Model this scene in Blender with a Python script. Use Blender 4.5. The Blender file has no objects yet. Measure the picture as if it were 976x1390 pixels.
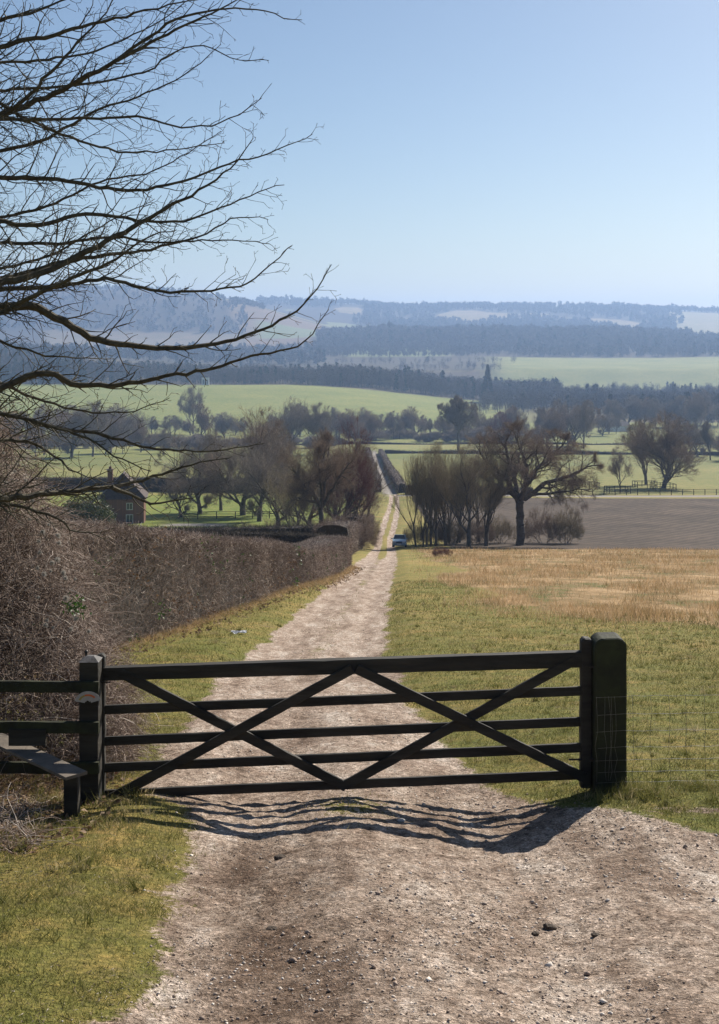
import bpy, math, random
import numpy as np
from mathutils import Vector
random.seed(7); rng = np.random.default_rng(7)
S = bpy.context.scene; COL = S.collection
R = math.radians
# ------------------------------------------------------------------ camera, world, sun
F = 1700.0; HY = 450.0                       # focal length in photograph pixels, row of eye level
cam = bpy.data.objects.new('camera', bpy.data.cameras.new('camera')); COL.objects.link(cam)
cam.location = (0, 0, 0); cam.rotation_euler = (R(90), 0, 0)
cam.data.sensor_width = 36; cam.data.lens = F/1390*36; cam.data.shift_y = -(695-HY)/1390
cam.data.clip_start = 0.1; cam.data.clip_end = 30000
S.camera = cam
SUN_EL, SUN_AZ = 33.0, 33.0                  # azimuth clockwise from +Y
w = bpy.data.worlds.new('World'); S.world = w; w.use_nodes = True
nt = w.node_tree; nt.nodes.clear()
sky = nt.nodes.new('ShaderNodeTexSky'); sky.sky_type = 'NISHITA'; sky.sun_disc = False
sky.sun_elevation = R(SUN_EL); sky.sun_rotation = R(SUN_AZ)
sky.altitude = 120; sky.air_density = 1.0; sky.dust_density = 0.6; sky.ozone_density = 3.0
bg = nt.nodes.new('ShaderNodeBackground'); bg.inputs[1].default_value = 0.05
wo = nt.nodes.new('ShaderNodeOutputWorld')
nt.links.new(sky.outputs[0], bg.inputs[0]); nt.links.new(bg.outputs[0], wo.inputs[0])
sl = bpy.data.lights.new('sun', 'SUN'); sl.energy = 4.6; sl.angle = R(0.5); sl.color = (1, .93, .82)
so = bpy.data.objects.new('sun', sl); COL.objects.link(so)
sd = Vector((math.sin(R(SUN_AZ))*math.cos(R(SUN_EL)), math.cos(R(SUN_AZ))*math.cos(R(SUN_EL)), math.sin(R(SUN_EL))))
so.rotation_euler = sd.to_track_quat('Z', 'Y').to_euler(); so.location = (40, 60, 60)
S.view_settings.view_transform = 'Standard'; S.view_settings.look = 'None'
S.view_settings.exposure = 0.78; S.view_settings.gamma = 1
S.cycles.volume_bounces = 1; S.cycles.max_bounces = 5; S.cycles.diffuse_bounces = 3
S.cycles.use_denoising = True; S.cycles.denoising_input_passes = 'RGB_ALBEDO_NORMAL'; S.cycles.denoising_prefilter = 'ACCURATE'
S.cycles.use_adaptive_sampling = True; S.cycles.adaptive_threshold = 0.01

# ------------------------------------------------------------------ helpers
def props(o, label=None, cat=None, group=None, kind=None):
    if label: o['label'] = label
    if cat: o['category'] = cat
    if group: o['group'] = group
    if kind: o['kind'] = kind
    return o
def empty(name, loc=(0,0,0), rz=0.0, **k):
    o = bpy.data.objects.new(name, None); COL.objects.link(o); o.location = loc; o.rotation_euler = (0,0,rz)
    o.empty_display_size = .2
    return props(o, **k)
def link(name, me, mat=None, parent=None, **k):
    o = bpy.data.objects.new(name, me); COL.objects.link(o)
    if mat and not me.materials: me.materials.append(mat)
    if parent: o.parent = parent
    return props(o, **k)
def mesh(name, V, Fc, var=None, smooth=False, mats=None, mi=None):
    """V (n,3); Fc (m,k) uniform polygons"""
    me = bpy.data.meshes.new(name); V = np.asarray(V, np.float32); Fc = np.asarray(Fc, np.int32)
    k = Fc.shape[1]; m = len(Fc)
    me.vertices.add(len(V)); me.vertices.foreach_set('co', V.ravel())
    me.loops.add(m*k); me.loops.foreach_set('vertex_index', Fc.ravel())
    me.polygons.add(m); me.polygons.foreach_set('loop_start', np.arange(0, m*k, k, dtype=np.int32))
    me.polygons.foreach_set('loop_total', np.full(m, k, np.int32))
    if smooth: me.polygons.foreach_set('use_smooth', np.ones(m, bool))
    if mats:
        for q in mats: me.materials.append(q)
    if mi is not None: me.polygons.foreach_set('material_index', np.asarray(mi, np.int32))
    if var is not None:
        a = me.attributes.new('var', 'FLOAT', 'POINT'); a.data.foreach_set('value', np.asarray(var, np.float32))
    me.update(calc_edges=True)
    return me
def prisms(P0, P1, r0, r1, n=3, rg=rng):
    P0 = np.asarray(P0, float); P1 = np.asarray(P1, float); N = len(P0)
    r0 = np.broadcast_to(r0, N); r1 = np.broadcast_to(r1, N)
    d = P1-P0; d /= (np.linalg.norm(d, axis=1, keepdims=True)+1e-9)
    up = np.where(np.abs(d[:, 2:3]) < .9, [[0,0,1.]], [[1.,0,0]])
    a = np.cross(d, up); a /= (np.linalg.norm(a, axis=1, keepdims=True)+1e-9); b = np.cross(d, a)
    ph = rg.random(N)*6.28
    V = np.empty((N, 2, n, 3))
    for i in range(n):
        c = np.cos(ph+i*2*np.pi/n)[:, None]; s = np.sin(ph+i*2*np.pi/n)[:, None]
        o = a*c+b*s
        V[:, 0, i] = P0+o*r0[:, None]; V[:, 1, i] = P1+o*r1[:, None]
    base = (np.arange(N)*2*n)[:, None]
    Q = []
    for i in range(n):
        j = (i+1) % n
        Q.append(np.concatenate([base+i, base+j, base+n+j, base+n+i], 1))
    return V.reshape(-1, 3), np.stack(Q, 1).reshape(-1, 4), 2*n
def slivers(C, D, L, W, rg=rng):
    """thin triangles: centre, direction, length, width"""
    N = len(C); D = D/(np.linalg.norm(D, axis=1, keepdims=True)+1e-9)
    r = rg.normal(size=(N, 3)); s = np.cross(D, r); s /= (np.linalg.norm(s, axis=1, keepdims=True)+1e-9)
    L = np.broadcast_to(L, N)[:, None]; W = np.broadcast_to(W, N)[:, None]
    V = np.stack([C-D*L/2-s*W/2, C-D*L/2+s*W/2, C+D*L/2], 1).reshape(-1, 3)
    return V, np.arange(3*N).reshape(-1, 3)
def hsh(ix, iy, s):
    h = (ix.astype(np.int64)*374761393+iy.astype(np.int64)*668265263+s*974711) & 0xffffffff
    h = ((h ^ (h >> 13))*1274126177) & 0xffffffff
    return ((h ^ (h >> 16)) & 0xffff)/65535.0
def vn(x, y, s=0):
    ix = np.floor(x); iy = np.floor(y); fx = x-ix; fy = y-iy
    fx = fx*fx*(3-2*fx); fy = fy*fy*(3-2*fy)
    a = hsh(ix, iy, s); b = hsh(ix+1, iy, s); c = hsh(ix, iy+1, s); d = hsh(ix+1, iy+1, s)
    return (a*(1-fx)+b*fx)*(1-fy)+(c*(1-fx)+d*fx)*fy
def fbm(x, y, o=4, s=0):
    t = 0; am = .5
    for i in range(o):
        t = t+am*vn(x*2**i+i*17.3, y*2**i-i*9.1, s+i); am *= .5
    return t/(1-.5**o)-.5
def sst(a, b, x):
    t = np.clip((x-a)/(b-a), 0, 1); return t*t*(3-2*t)

# ------------------------------------------------------------------ terrain
prof = np.array([(-60,-.6),(-8,-1.25),(0,-1.65),(5,-2.78),(8,-3.42),(10.3,-3.86),(14,-4.55),(25,-6.6),(53,-10.95),(87,-16.3),(125,-22.3),(165,-28.3),
    (230,-33.9),(290,-37.9),(400,-45.9),(550,-55.6),(700,-63.4),(850,-70),(1000,-74.0),(1200,-65.5),(1400,-59),(1550,-60),(1800,-70),(2000,-70),(2200,-62),(2500,-56),
    (3000,-44),(3500,-30),(4000,-18),(4500,-10),(9000,-10)])
def pchip(xs, ys):
    h = np.diff(xs); dl = np.diff(ys)/h; m = np.zeros(len(xs)); m[0] = dl[0]; m[-1] = dl[-1]
    for i in range(1, len(xs)-1):
        if dl[i-1]*dl[i] > 0:
            w1 = 2*h[i]+h[i-1]; w2 = h[i]+2*h[i-1]; m[i] = (w1+w2)/(w1/dl[i-1]+w2/dl[i])
    def f(x):
        x = np.asarray(x, float); i = np.clip(np.searchsorted(xs, x)-1, 0, len(h)-1); t = np.clip((x-xs[i])/h[i], 0, 1); H = h[i]
        return ((1+2*t)*(1-t)**2*ys[i]+t*(1-t)**2*H*m[i]+t*t*(3-2*t)*ys[i+1]+t*t*(t-1)*H*m[i+1])
    return f
P = pchip(prof[:, 0], prof[:, 1])
_Yt = np.concatenate([np.arange(3, 14, .02), 14*1.002**np.arange(0, 2150)])
_yt = HY-F*P(_Yt)/_Yt
_m = _Yt < 990
def Yof(py): return np.interp(-np.asarray(py, float), -_yt[_m], _Yt[_m])
def pxx(px, Y): return (np.asarray(px, float)-488)/F*Y
# track edges: photo row -> left, right
TR = np.array([(1390,110,1320),(1300,195,1220),(1200,268,1120),(1150,287,1000),(1120,280,870),(1098,240,770),(1075,195,700),(1050,215,655),(1000,238,600),
    (950,268,548),(900,322,522),(850,385,526),(820,418,528),(800,440,530),(780,465,534),(770,480,538),(760,494,539),(750,503,538),(742,508,535.5),
    (730,511,534.5),(715,516,539),(700,521.5,541.5),(690,526,542),(676,529,541)])
TY = Yof(TR[:, 0]); TL = pxx(TR[:, 1], TY); TRr = pxx(TR[:, 2], TY)
TY = np.concatenate([[-60], TY, [600]]); TL = np.concatenate([[-3], TL, [6.3]]); TRr = np.concatenate([[6], TRr, [8.6]])
RG = np.array([(930,1130),(895,1040),(876,960),(860,860),(844,755),(826,690),(806,645),(784,608),(757,578),(745,570)])
RGY = Yof(RG[:, 0]); RGX = pxx(RG[:, 1], RGY)
ridge_px = np.array([-4000,-1200,-300,0,100,180,250,330,400,480,560,620,700,800,880,976,1300,2200,5000])
ridge_py = np.array([ 395,  392, 392,392,390,391,396,409,411,412,418,416,418,419,422,425,428,420,415])
def height(x, Y, fine=True):
    x = np.asarray(x, float); Y = np.asarray(Y, float); z = P(Y)
    cx = (np.interp(Y, TY, TL)+np.interp(Y, TY, TRr))/2; hw = (np.interp(Y, TY, TRr)-np.interp(Y, TY, TL))/2
    nf = 1-sst(13, 24, Y)
    g = lambda c, s, a: a*np.exp(-((x-c)/s)**2)
    # wheel ruts and the hump between them at the gate, banks either side
    z = z+nf*(g(-.80, .30, -.035)+g(-.10, .28, .035)+g(.95, .42, -.075)+g(-1.75, .42, .06)+.10*sst(1.3, 2.2, x)*sst(7.6, 9.4, Y)+.05*sst(3, 6, x))
    z = z+nf*sst(8, 4, Y)*g(-.35, .35, -.06)
    ff = sst(13, 24, Y)*(1-sst(300, 600, Y)); e = (x-cx)/np.maximum(hw, .8)
    z = z+ff*(.16*sst(.8, 1.6, np.abs(e))-.05*np.exp(-((np.abs(e)-.55)/.25)**2))
    # left ground falls away slightly behind the hedge, cross fall right
    z = z+.5*fbm(x/30, Y/30, 3, 3)*sst(30, 90, Y)+7*fbm(x/260, Y/260, 3, 5)*sst(500, 1500, Y)
    # rise on the left carrying the wood
    q = x/np.maximum(Y, 1)
    z = z+34*sst(1400, 1950, Y)*(1-sst(2100, 2700, Y))*sst(-.08, -.32, q)
    z = z-22*sst(-.06, .14, q)*sst(1000, 1400, Y)*(1-sst(1950, 2150, Y))
    # wooded rise in the centre and right
    z = z+30*np.exp(-((Y-3250)/420)**2)*sst(-.09, .02, q)*(1-.8*sst(.19, .33, q))
    zs = (HY-np.interp(q*F+488, [-4000, 0, 100, 175, 250, 320, 350, 435, 480, 500], [392, 391, 392, 393, 399, 408, 415, 441, 455, 460]))/F*4000; z = z+np.maximum(zs+14, 0)*np.exp(-((Y-4000)/520)**2)
    rz = (HY-np.interp(q*F+488, ridge_px, ridge_py))/F*5600
    z = z+(rz+10+10*fbm(x/700, Y/700, 3, 8))*sst(3900, 5600, Y)+14*fbm(x/600, Y/600, 4, 9)*sst(3000, 4500, Y)*(1-sst(5200,5600,Y))
    z = z-120*sst(5700, 8500, Y)
    z = z+sst(10, 8.6, Y)*np.exp(-((x+.42+.08*(Y-7))/.45)**2)*(.05*fbm(x*4, Y*4, 4, 97)-.02)
    if fine:
        k = np.interp(Y, [0, 14, 40, 120], [1, 1, .7, 0])
        dirt = 1-sst(.9, 1.1, np.abs(e))
        z = z+k*(.07*fbm(x*1.1, Y*1.1, 4, 11)+(.018+.02*dirt)*fbm(x*7, Y*7, 4, 12)+.012*dirt*fbm(x*30, Y*30, 2, 14))
    return z
def hz(x, Y): return float(height(np.array([x]), np.array([Y]))[0])
def at(px, py=None, Y=None):
    """ground point under a photo pixel, or at a distance"""
    if Y is None: Y = float(Yof(py))
    x = (px-488)/F*Y
    return Vector((x, Y, hz(x, Y)))

rows = np.concatenate([np.linspace(-60, 3.6, 50)[:-1], np.arange(3.6, 14, .035), 14*1.0062**np.arange(0, 1042)])
rows = rows[rows < 8800]
tcol = np.concatenate([np.linspace(-1.5, -.36, 46)[:-1], np.linspace(-.36, .36, 430), np.linspace(.36, 1.5, 46)[1:]])
Yg, Tg = np.meshgrid(rows, tcol, indexing='ij')
Xg = Tg*np.where(Yg > 9, Yg, 9+0*Yg)
Xg = Xg*np.where(Yg < 9, 1+np.clip((9-Yg)/60, 0, 1)*.3, 1)
Zg = height(Xg, Yg)
# regions
wob = fbm(Xg*1.3, Yg*.9, 3, 21)*np.interp(Yg, [0, 15, 60, 300], [.5, .5, .5, .25])
L_ = np.interp(Yg, TY, TL); R_ = np.interp(Yg, TY, TRr)
sof = np.interp(Yg, [5, 20, 100, 300], [.22, .2, .22, .25])
dirt = sst(-1, 1, (Xg-L_+wob)/sof)*sst(-1, 1, (R_-Xg+wob)/sof)
mid = (Xg-(L_+R_)/2)/np.maximum((R_-L_)/2, .4)
strip = np.exp(-(mid/.30)**4)*sst(95, 125, Yg)+.62*np.exp(-(mid/.2)**2)*sst(18, 30, Yg)*(.5+1.6*fbm(Xg*.8, Yg*.25, 3, 33))+\
    .55*np.exp(-((Xg+.08)/.35)**2-((Yg-9.9)/.6)**2)
dirt = dirt*(1-np.clip(strip, 0, 1)); dirt = np.where(Yg > 292, 0, dirt)
dirt = np.maximum(dirt, .8*np.exp(-((Yg-9.35-.12*(Xg-2))/.16)**2)*sst(1.9, 2.3, Xg)*(.6+1.2*fbm(Xg*3, Yg*3, 3, 207)))
lane = np.clip(sst(282, 283.5, Yg)*(1-sst(287.5, 289, Yg)), 0, 1)*sst(5, 8, Xg)
lane = np.maximum(lane, (sst(203, 204, Yg)*(1-sst(209, 210, Yg)))*sst(-34, -30, Xg)*(1-sst(-24, -20, Xg)))
lane = np.maximum(lane, (sst(-2, -1.2, -np.abs(Xg-7.1))*sst(290, 292, Yg)*(1-sst(610, 640, Yg))))
rgx = np.interp(Yg, RGY, RGX)
rough = sst(-1, 1, (Xg-rgx)/np.interp(Yg, [30, 60, 150], [3, 4, 4.5])+4.5*fbm(Xg/4, Yg/8, 4, 41))*sst(24, 38, Yg)*(1-sst(150, 153, Yg))
rough = rough*sst(.5, 2, Xg-R_-1)
pb = 148+26*fbm(Xg/16, Yg/16, 4, 44)-Xg*.12
plough = sst(0, 3, Yg-pb)*(1-sst(277, 279, Yg))*sst(10.5, 12.5, Xg)
damp = np.clip(.75*np.exp(-(mid/.2)**2)*sst(11, 14, Yg)*(1-sst(80, 110, Yg))*(.5+2*fbm(Xg*1.2, Yg*.15, 3, 208))+.9*np.exp(-((Yg-9.35-.12*(Xg-2))/.2)**2)*sst(1.9, 2.3, Xg)+1.15*np.exp(-((Xg+.42+.08*(Yg-7))/.42)**2)*sst(9.6, 8.2, Yg)+.35*np.exp(-((Xg-1.9)/.9)**2-((Yg-8.2)/.45)**2), 0, 1)*np.clip(.75+1.7*fbm(Xg*2.3, Yg*2.3, 4, 95), 0, 1.3)
reg = np.stack([dirt, rough, plough, lane], -1)
# far ground cover: 0 woodland floor .. colours of the fields
C = np.empty(Yg.shape+(3,)); C[:] = (.215, .205, .068)
def put(m, c):
    global C
    C = C*(1-m[..., None])+np.array(c)*m[..., None]
Q = Xg/np.maximum(Yg, 1)*F+488
jit = 30*fbm(Xg/150, Yg/150, 3, 51)
def band(a, b, s=4, j=0): return sst(a-s, a+s, Yg+jit*j)*(1-sst(b-s, b+s, Yg+jit*j))
def pxr(a, b, s=12): return sst(a-s, a+s, Q)*(1-sst(b-s, b+s, Q))
put(band(130, 288)*sst(-1, -3, Xg), (.15, .20, .045)); put(band(292, 470), (.18, .20, .07))
put(band(470, 560), (.155, .185, .065))
put(band(560, 1010, 6), (.165, .20, .06)); put(band(640, 720, 6), (.20, .22, .08))
put(band(1010, 1410, 8), (.19, .235, .065))
put(band(1020, 1410, 8)*sst(640, 760, Q+.12*(Yg-1200)), (.10, .09, .05))
put(band(1410, 2120, 20, 1), (.07, .06, .045))
put(band(2120, 2560, 20, 1), (.06, .055, .04)); put(band(1930, 2560, 20)*sst(640, 700, Q)*(1-sst(1000, 1050, Q)), (.20, .24, .08))
put(band(2560, 4000, 20, 1), (.05, .043, .036)); put(band(2560, 2850, 20, 1)*pxr(470, 610), (.16, .20, .08))
put(sst(3050, 3100, Yg+jit*3)*(1-sst(3900, 3950, Yg))*sst(300, 320, Q-60*fbm(Xg/120, Yg/160, 3, 62)-.06*(3500-Yg))*(1-sst(430, 445, Q)), (.17, .13, .09)); put(sst(2950, 3000, Yg)*(1-sst(3350, 3400, Yg+jit*2))*pxr(60, 330), (.17, .15, .11)); put(sst(3300, 3310, Yg)*(1-sst(3600, 3640, Yg+jit*3))*pxr(350, 450), (.17, .22, .10))
put(sst(4100, 4200, Yg), (.05, .042, .035))
hp = fbm(Xg/300+3, Yg/700, 3, 61)
put(sst(.20, .22, hp)*sst(4000, 4100, Yg)*(1-sst(5150, 5250, Yg)), (.24, .21, .13))
put(sst(-.20, -.22, hp)*sst(4000, 4100, Yg)*(1-sst(4950, 5050, Yg)), (.17, .20, .09))
put(sst(4100, 4200, Yg)*(1-sst(5300, 5350, Yg+jit*4))*pxr(905, 1040), (.26, .25, .15))


# ------------------------------------------------------------------ materials
class NT:
    def __init__(s, name):
        s.m = bpy.data.materials.new(name); s.m.use_nodes = True; s.t = s.m.node_tree
        s.b = s.t.nodes['Principled BSDF']; s.b.inputs['Specular IOR Level'].default_value = .3
    def n(s, ty, **k):
        o = s.t.nodes.new('ShaderNode'+ty)
        for a, b in k.items():
            if a.startswith('i_'): o.inputs[int(a[2:])].default_value = b
            else: setattr(o, a, b)
        return o
    def l(s, a, b): s.t.links.new(a, b)
    def co(s):
        if not hasattr(s, '_c'): s._c = s.n('TexCoord').outputs['Object']
        return s._c
    def noise(s, sc, det=4, rough=.55, vec=None, stretch=None):
        v = vec or s.co()
        if stretch:
            mp = s.n('Mapping'); mp.inputs['Scale'].default_value = stretch; s.l(v, mp.inputs[0]); v = mp.outputs[0]
        t = s.n('TexNoise'); t.inputs['Scale'].default_value = sc; t.inputs['Detail'].default_value = det; t.inputs['Roughness'].default_value = rough
        s.l(v, t.inputs['Vector']); return t.outputs[0]
    def ramp(s, f, stops):
        r = s.n('ValToRGB'); e = r.color_ramp.elements
        while len(e) < len(stops): e.new(.5)
        for i, (p, c) in enumerate(stops):
            e[i].position = p; e[i].color = tuple(c)+(1,) if len(c) == 3 else c
        s.l(f, r.inputs[0]); return r.outputs[0]
    def mix(s, f, a, b, blend='MIX'):
        m = s.n('Mix', data_type='RGBA', blend_type=blend)
        for v, i in ((f, 0), (a, 6), (b, 7)):
            if hasattr(v, 'is_linked') or hasattr(v, 'links'): s.l(v, m.inputs[i])
            elif i == 0: m.inputs[0].default_value = v
            else: m.inputs[i].default_value = tuple(v)+(1,)
        return m.outputs[2]
    def math(s, op, a, b=0., clamp=False):
        m = s.n('Math', operation=op, use_clamp=clamp)
        for v, i in ((a, 0), (b, 1)):
            if hasattr(v, 'links'): s.l(v, m.inputs[i])
            else: m.inputs[i].default_value = v
        return m.outputs[0]
    def attr(s, name): a = s.n('Attribute'); a.attribute_name = name; return a
    def bump(s, h, dist=.02, st=1):
        b = s.n('Bump'); b.inputs['Distance'].default_value = dist; b.inputs['Strength'].default_value = st
        s.l(h, b.inputs['Height']); s.l(b.outputs[0], s.b.inputs['Normal'])
    def col(s, c):
        if hasattr(c, 'links'): s.l(c, s.b.inputs['Base Color'])
        else: s.b.inputs['Base Color'].default_value = tuple(c)+(1,)
    def rough(s, r): s.b.inputs['Roughness'].default_value = r
def simple(name, c1, c2=None, sc=5, rough=.85, bump=0, bsc=None, stretch=None, spec=.3, metal=0):
    t = NT(name); t.rough(rough); t.b.inputs['Specular IOR Level'].default_value = spec; t.b.inputs['Metallic'].default_value = metal
    c2 = c2 or tuple(v*.75 for v in c1)
    f = t.noise(sc, 5, .6, stretch=stretch); t.col(t.ramp(f, [(.35, c1), (.65, c2)]))
    if bump: t.bump(t.noise(bsc or sc*3, 4, .6, stretch=stretch), bump)
    return t.m
def varmat(name, stops, rough=.9, spec=.2, trans=0):
    t = NT(name); t.rough(rough); t.b.inputs['Specular IOR Level'].default_value = spec
    c = t.ramp(t.attr('var').outputs['Fac'], stops); t.col(c)
    if trans:
        tr = t.n('BsdfTranslucent'); t.l(c, tr.inputs[0]); mx = t.n('MixShader'); mx.inputs[0].default_value = trans
        t.l(t.b.outputs[0], mx.inputs[1]); t.l(tr.outputs[0], mx.inputs[2]); t.l(mx.outputs[0], t.t.nodes['Material Output'].inputs[0])
    return t.m
M = {}
def ground_mat():
    t = NT('ground_cover'); t.rough(.95); t.b.inputs['Specular IOR Level'].default_value = .12
    rg = t.attr('region'); sep = t.n('SeparateColor'); t.l(rg.outputs['Color'], sep.inputs[0]); al = rg.outputs['Alpha']
    cov = t.attr('cover').outputs['Color']
    n1 = t.noise(.35, 5); n2 = t.noise(2.6, 6, .65); n3 = t.noise(22, 5, .7); n4 = t.noise(95, 3, .7); nb = t.noise(.02, 6, .6)
    # turf
    g = t.mix(.75, cov, t.ramp(n2, [(.28, (.55, .62, .35)), (.42, (.9, .88, .75)), (.58, (1.25, 1.02, 1.0)), (.72, (1.9, 1.35, 1.6))]), 'MULTIPLY')
    g = t.mix(.9, g, t.ramp(n3, [(.3, (.35, .38, .3)), (.5, (1, 1, 1)), (.7, (1.8, 1.6, 1.6))]), 'MULTIPLY')
    g = t.mix(t.ramp(t.noise(1.7, 6, .75), [(.56, (0, 0, 0)), (.68, (.75, .75, .75))]), g, (.20, .15, .095))
    g = t.mix(.8, g, t.ramp(n1, [(.3, (.68, .85, .6)), (.7, (1.35, 1.15, 1.2))]), 'MULTIPLY')
    g = t.mix(.6, g, t.ramp(nb, [(.35, (.75, .85, .75)), (.65, (1.2, 1.12, 1.15))]), 'MULTIPLY')
    # dry chalky track
    d = t.ramp(t.math('ADD', t.math('MULTIPLY', t.noise(1.5, 6, .68, stretch=(1.5, .22, 1)), .6), t.math('MULTIPLY', t.noise(3.5, 6, .72), .4)), [(.34, (.14, .10, .072)), (.43, (.31, .23, .178)), (.53, (.48, .385, .315)), (.64, (.68, .60, .53))])
    d = t.mix(.85, d, t.ramp(t.noise(9, 6, .72), [(.30, (.28, .24, .21)), (.46, (.85, .83, .80)), (.70, (1.35, 1.35, 1.35))]), 'MULTIPLY')
    vo = t.n('TexVoronoi'); vo.inputs['Scale'].default_value = 55; t.l(t.co(), vo.inputs['Vector'])
    vs = t.n('SeparateColor'); t.l(vo.outputs['Color'], vs.inputs[0])
    d = t.mix(.7, d, t.ramp(vs.outputs[0], [(.0, (.5, .45, .4)), (.3, (.9, .9, .88)), (.8, (1.05, 1.05, 1.05)), (.95, (1.6, 1.6, 1.6))]), 'MULTIPLY')
    d = t.mix(.9, d, t.ramp(n4, [(.32, (.30, .27, .25)), (.46, (.9, .9, .9)), (.56, (1.1, 1.1, 1.1)), (.7, (1.7, 1.7, 1.7))]), 'MULTIPLY')
    d = t.mix(.8, d, t.ramp(n3, [(.33, (.45, .42, .40)), (.5, (1, 1, 1)), (.68, (1.35, 1.35, 1.35))]), 'MULTIPLY')
    d = t.mix(t.attr('damp').outputs['Fac'], d, t.mix(.9, d, (.42, .37, .33), 'MULTIPLY'))
    # rough dead grass
    r = t.ramp(t.noise(.55, 6, .7, stretch=(1, .45, 1)), [(.36, (.14, .15, .04)), (.46, (.27, .185, .085)), (.58, (.45, .295, .15)), (.72, (.56, .41, .25))])
    r = t.mix(.8, r, t.ramp(t.noise(7, 5, .7), [(.3, (.5, .5, .45)), (.55, (1, 1, 1)), (.75, (1.4, 1.35, 1.3))]), 'MULTIPLY')
    # plough, drawn along slanting furrows
    mp = t.n('Mapping'); mp.inputs['Rotation'].default_value = (0, 0, R(35)); t.l(t.co(), mp.inputs[0])
    wv = t.n('TexWave', wave_type='BANDS'); wv.inputs['Scale'].default_value = .16; wv.inputs['Distortion'].default_value = 3.5; wv.inputs['Detail'].default_value = 4; wv.inputs['Detail Scale'].default_value = 1.5
    t.l(mp.outputs[0], wv.inputs['Vector'])
    p = t.mix(.28, t.ramp(t.noise(.09, 6, .65), [(.3, (.046, .034, .024)), (.7, (.108, .078, .056))]), t.ramp(wv.outputs[1], [(0, (.2, .2, .2)), (1, (1.8, 1.75, 1.75))]), 'MULTIPLY')
    p = t.mix(.7, p, t.ramp(t.noise(2.2, 6, .8), [(.3, (.5, .5, .5)), (.7, (1.4, 1.4, 1.4))]), 'MULTIPLY')
    def edge(mask, amt, nz): return t.math('SMOOTHSTEP' if False else 'ADD', mask, t.math('MULTIPLY', t.math('SUBTRACT', nz, .5), amt))
    def thr(v, lo, hi):
        m = t.n('MapRange', interpolation_type='SMOOTHSTEP'); m.inputs[1].default_value = lo; m.inputs[2].default_value = hi; t.l(v, m.inputs[0]); return m.outputs[0]
    c = t.mix(thr(edge(sep.outputs[1], 1.6, n2), .35, .65), g, r)
    c = t.mix(thr(edge(sep.outputs[2], .5, n1), .35, .65), c, p)
    c = t.mix(al, c, (.30, .27, .24))
    nd = t.math('ADD', t.math('MULTIPLY', n2, .5), t.math('MULTIPLY', n3, .5))
    c = t.mix(thr(edge(sep.outputs[0], 2.6, nd), .38, .62), c, d)
    t.col(c)
    h = t.math('ADD', t.math('MULTIPLY', n3, .7), t.math('ADD', t.math('MULTIPLY', n4, .25), t.math('MULTIPLY', n2, 1.2)))
    t.bump(h, .06, 1.0)
    return t.m
M['ground'] = ground_mat()
M['wood'] = simple('black_stained_timber', (.020, .018, .015), (.055, .048, .037), 9, .74, .010, 26, (.16, 1, 1), .25)
M['wood_moss'] = simple('mossy_black_timber', (.022, .022, .016), (.045, .050, .022), 4, .8, .008, 28, None, .2)
M['plank'] = simple('weathered_plank', (.20, .165, .13), (.12, .10, .08), 6, .7, .004, 40, None, .35)
M['capwood'] = simple('weathered_post_top', (.16, .15, .15), (.07, .065, .06), 14, .7, .004)
M['iron'] = simple('old_iron', (.03, .03, .032), (.06, .045, .035), 20, .5, 0, None, None, .5, .6)
M['wire'] = simple('galvanised_wire', (.26, .26, .26), (.16, .15, .14), 30, .38, 0, None, None, .5, .7)
M['twig'] = varmat('hedge_twig', [(0, (.115, .085, .068)), (.4, (.265, .20, .165)), (.75, (.46, .37, .31)), (1, (.72, .63, .55))])
M['twig_far'] = varmat('far_hedge_twig', [(0, (.035, .028, .02)), (.6, (.075, .06, .045)), (1, (.14, .11, .085))])
M['core'] = simple('hedge_light_stop', (.03, .022, .016), (.05, .037, .028), 3, .95, .05)  # solid dark body added inside each hedge so light doesn't pass through
M['bark_near'] = simple('overhanging_branch_bark', (.045, .037, .026), (.095, .082, .05), 18, .85, .004, 60)
M['bark'] = simple('tree_bark', (.08, .065, .05), (.15, .125, .10), 2, .9, .05, 5)
M['twigs_brown'] = varmat('bare_twigs_brown', [(0, (.13, .095, .068)), (1, (.36, .27, .20))])
M['twigs_grey'] = varmat('bare_twigs_grey', [(0, (.13, .105, .082)), (1, (.33, .27, .22))])
M['twigs_red'] = varmat('bare_twigs_reddish', [(0, (.09, .04, .035)), (1, (.22, .10, .08))])
M['twigs_olive'] = varmat('bare_twigs_olive', [(0, (.14, .115, .07)), (1, (.36, .29, .18))])
M['conifer'] = varmat('conifer_needles', [(0, (.012, .022, .014)), (1, (.03, .05, .028))])
M['wood_far'] = varmat('far_woodland', [(0, (.045, .037, .029)), (.55, (.095, .075, .058)), (.8, (.14, .11, .085)), (.9, (.025, .04, .026)), (1, (.04, .055, .03))])
M['brownleaf'] = varmat('withered_leaves', [(0, (.10, .055, .035)), (.6, (.20, .12, .07)), (1, (.34, .25, .17))], .8, .2, .2)
M['grass'] = varmat('grass_blades', [(0, (.06, .066, .016)), (.35, (.135, .138, .036)), (.6, (.22, .205, .068)), (.8, (.34, .285, .13)), (1, (.52, .43, .26))], .7, .2, .35)
M['straw'] = varmat('dead_grass', [(0, (.14, .13, .05)), (.5, (.47, .31, .16)), (1, (.66, .50, .32))], .8, .2, .3)
M['pebble'] = varmat('track_stones', [(0, (.28, .21, .165)), (.5, (.46, .38, .31)), (1, (.70, .64, .57))], .85)
M['leaf'] = varmat('ivy_leaves', [(0, (.03, .06, .015)), (1, (.08, .16, .03))], .5, .4, .3)
M['fluff'] = varmat('seedhead_fluff', [(0, (.45, .42, .38)), (1, (.75, .72, .68))], .95, .1, .4)

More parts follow.
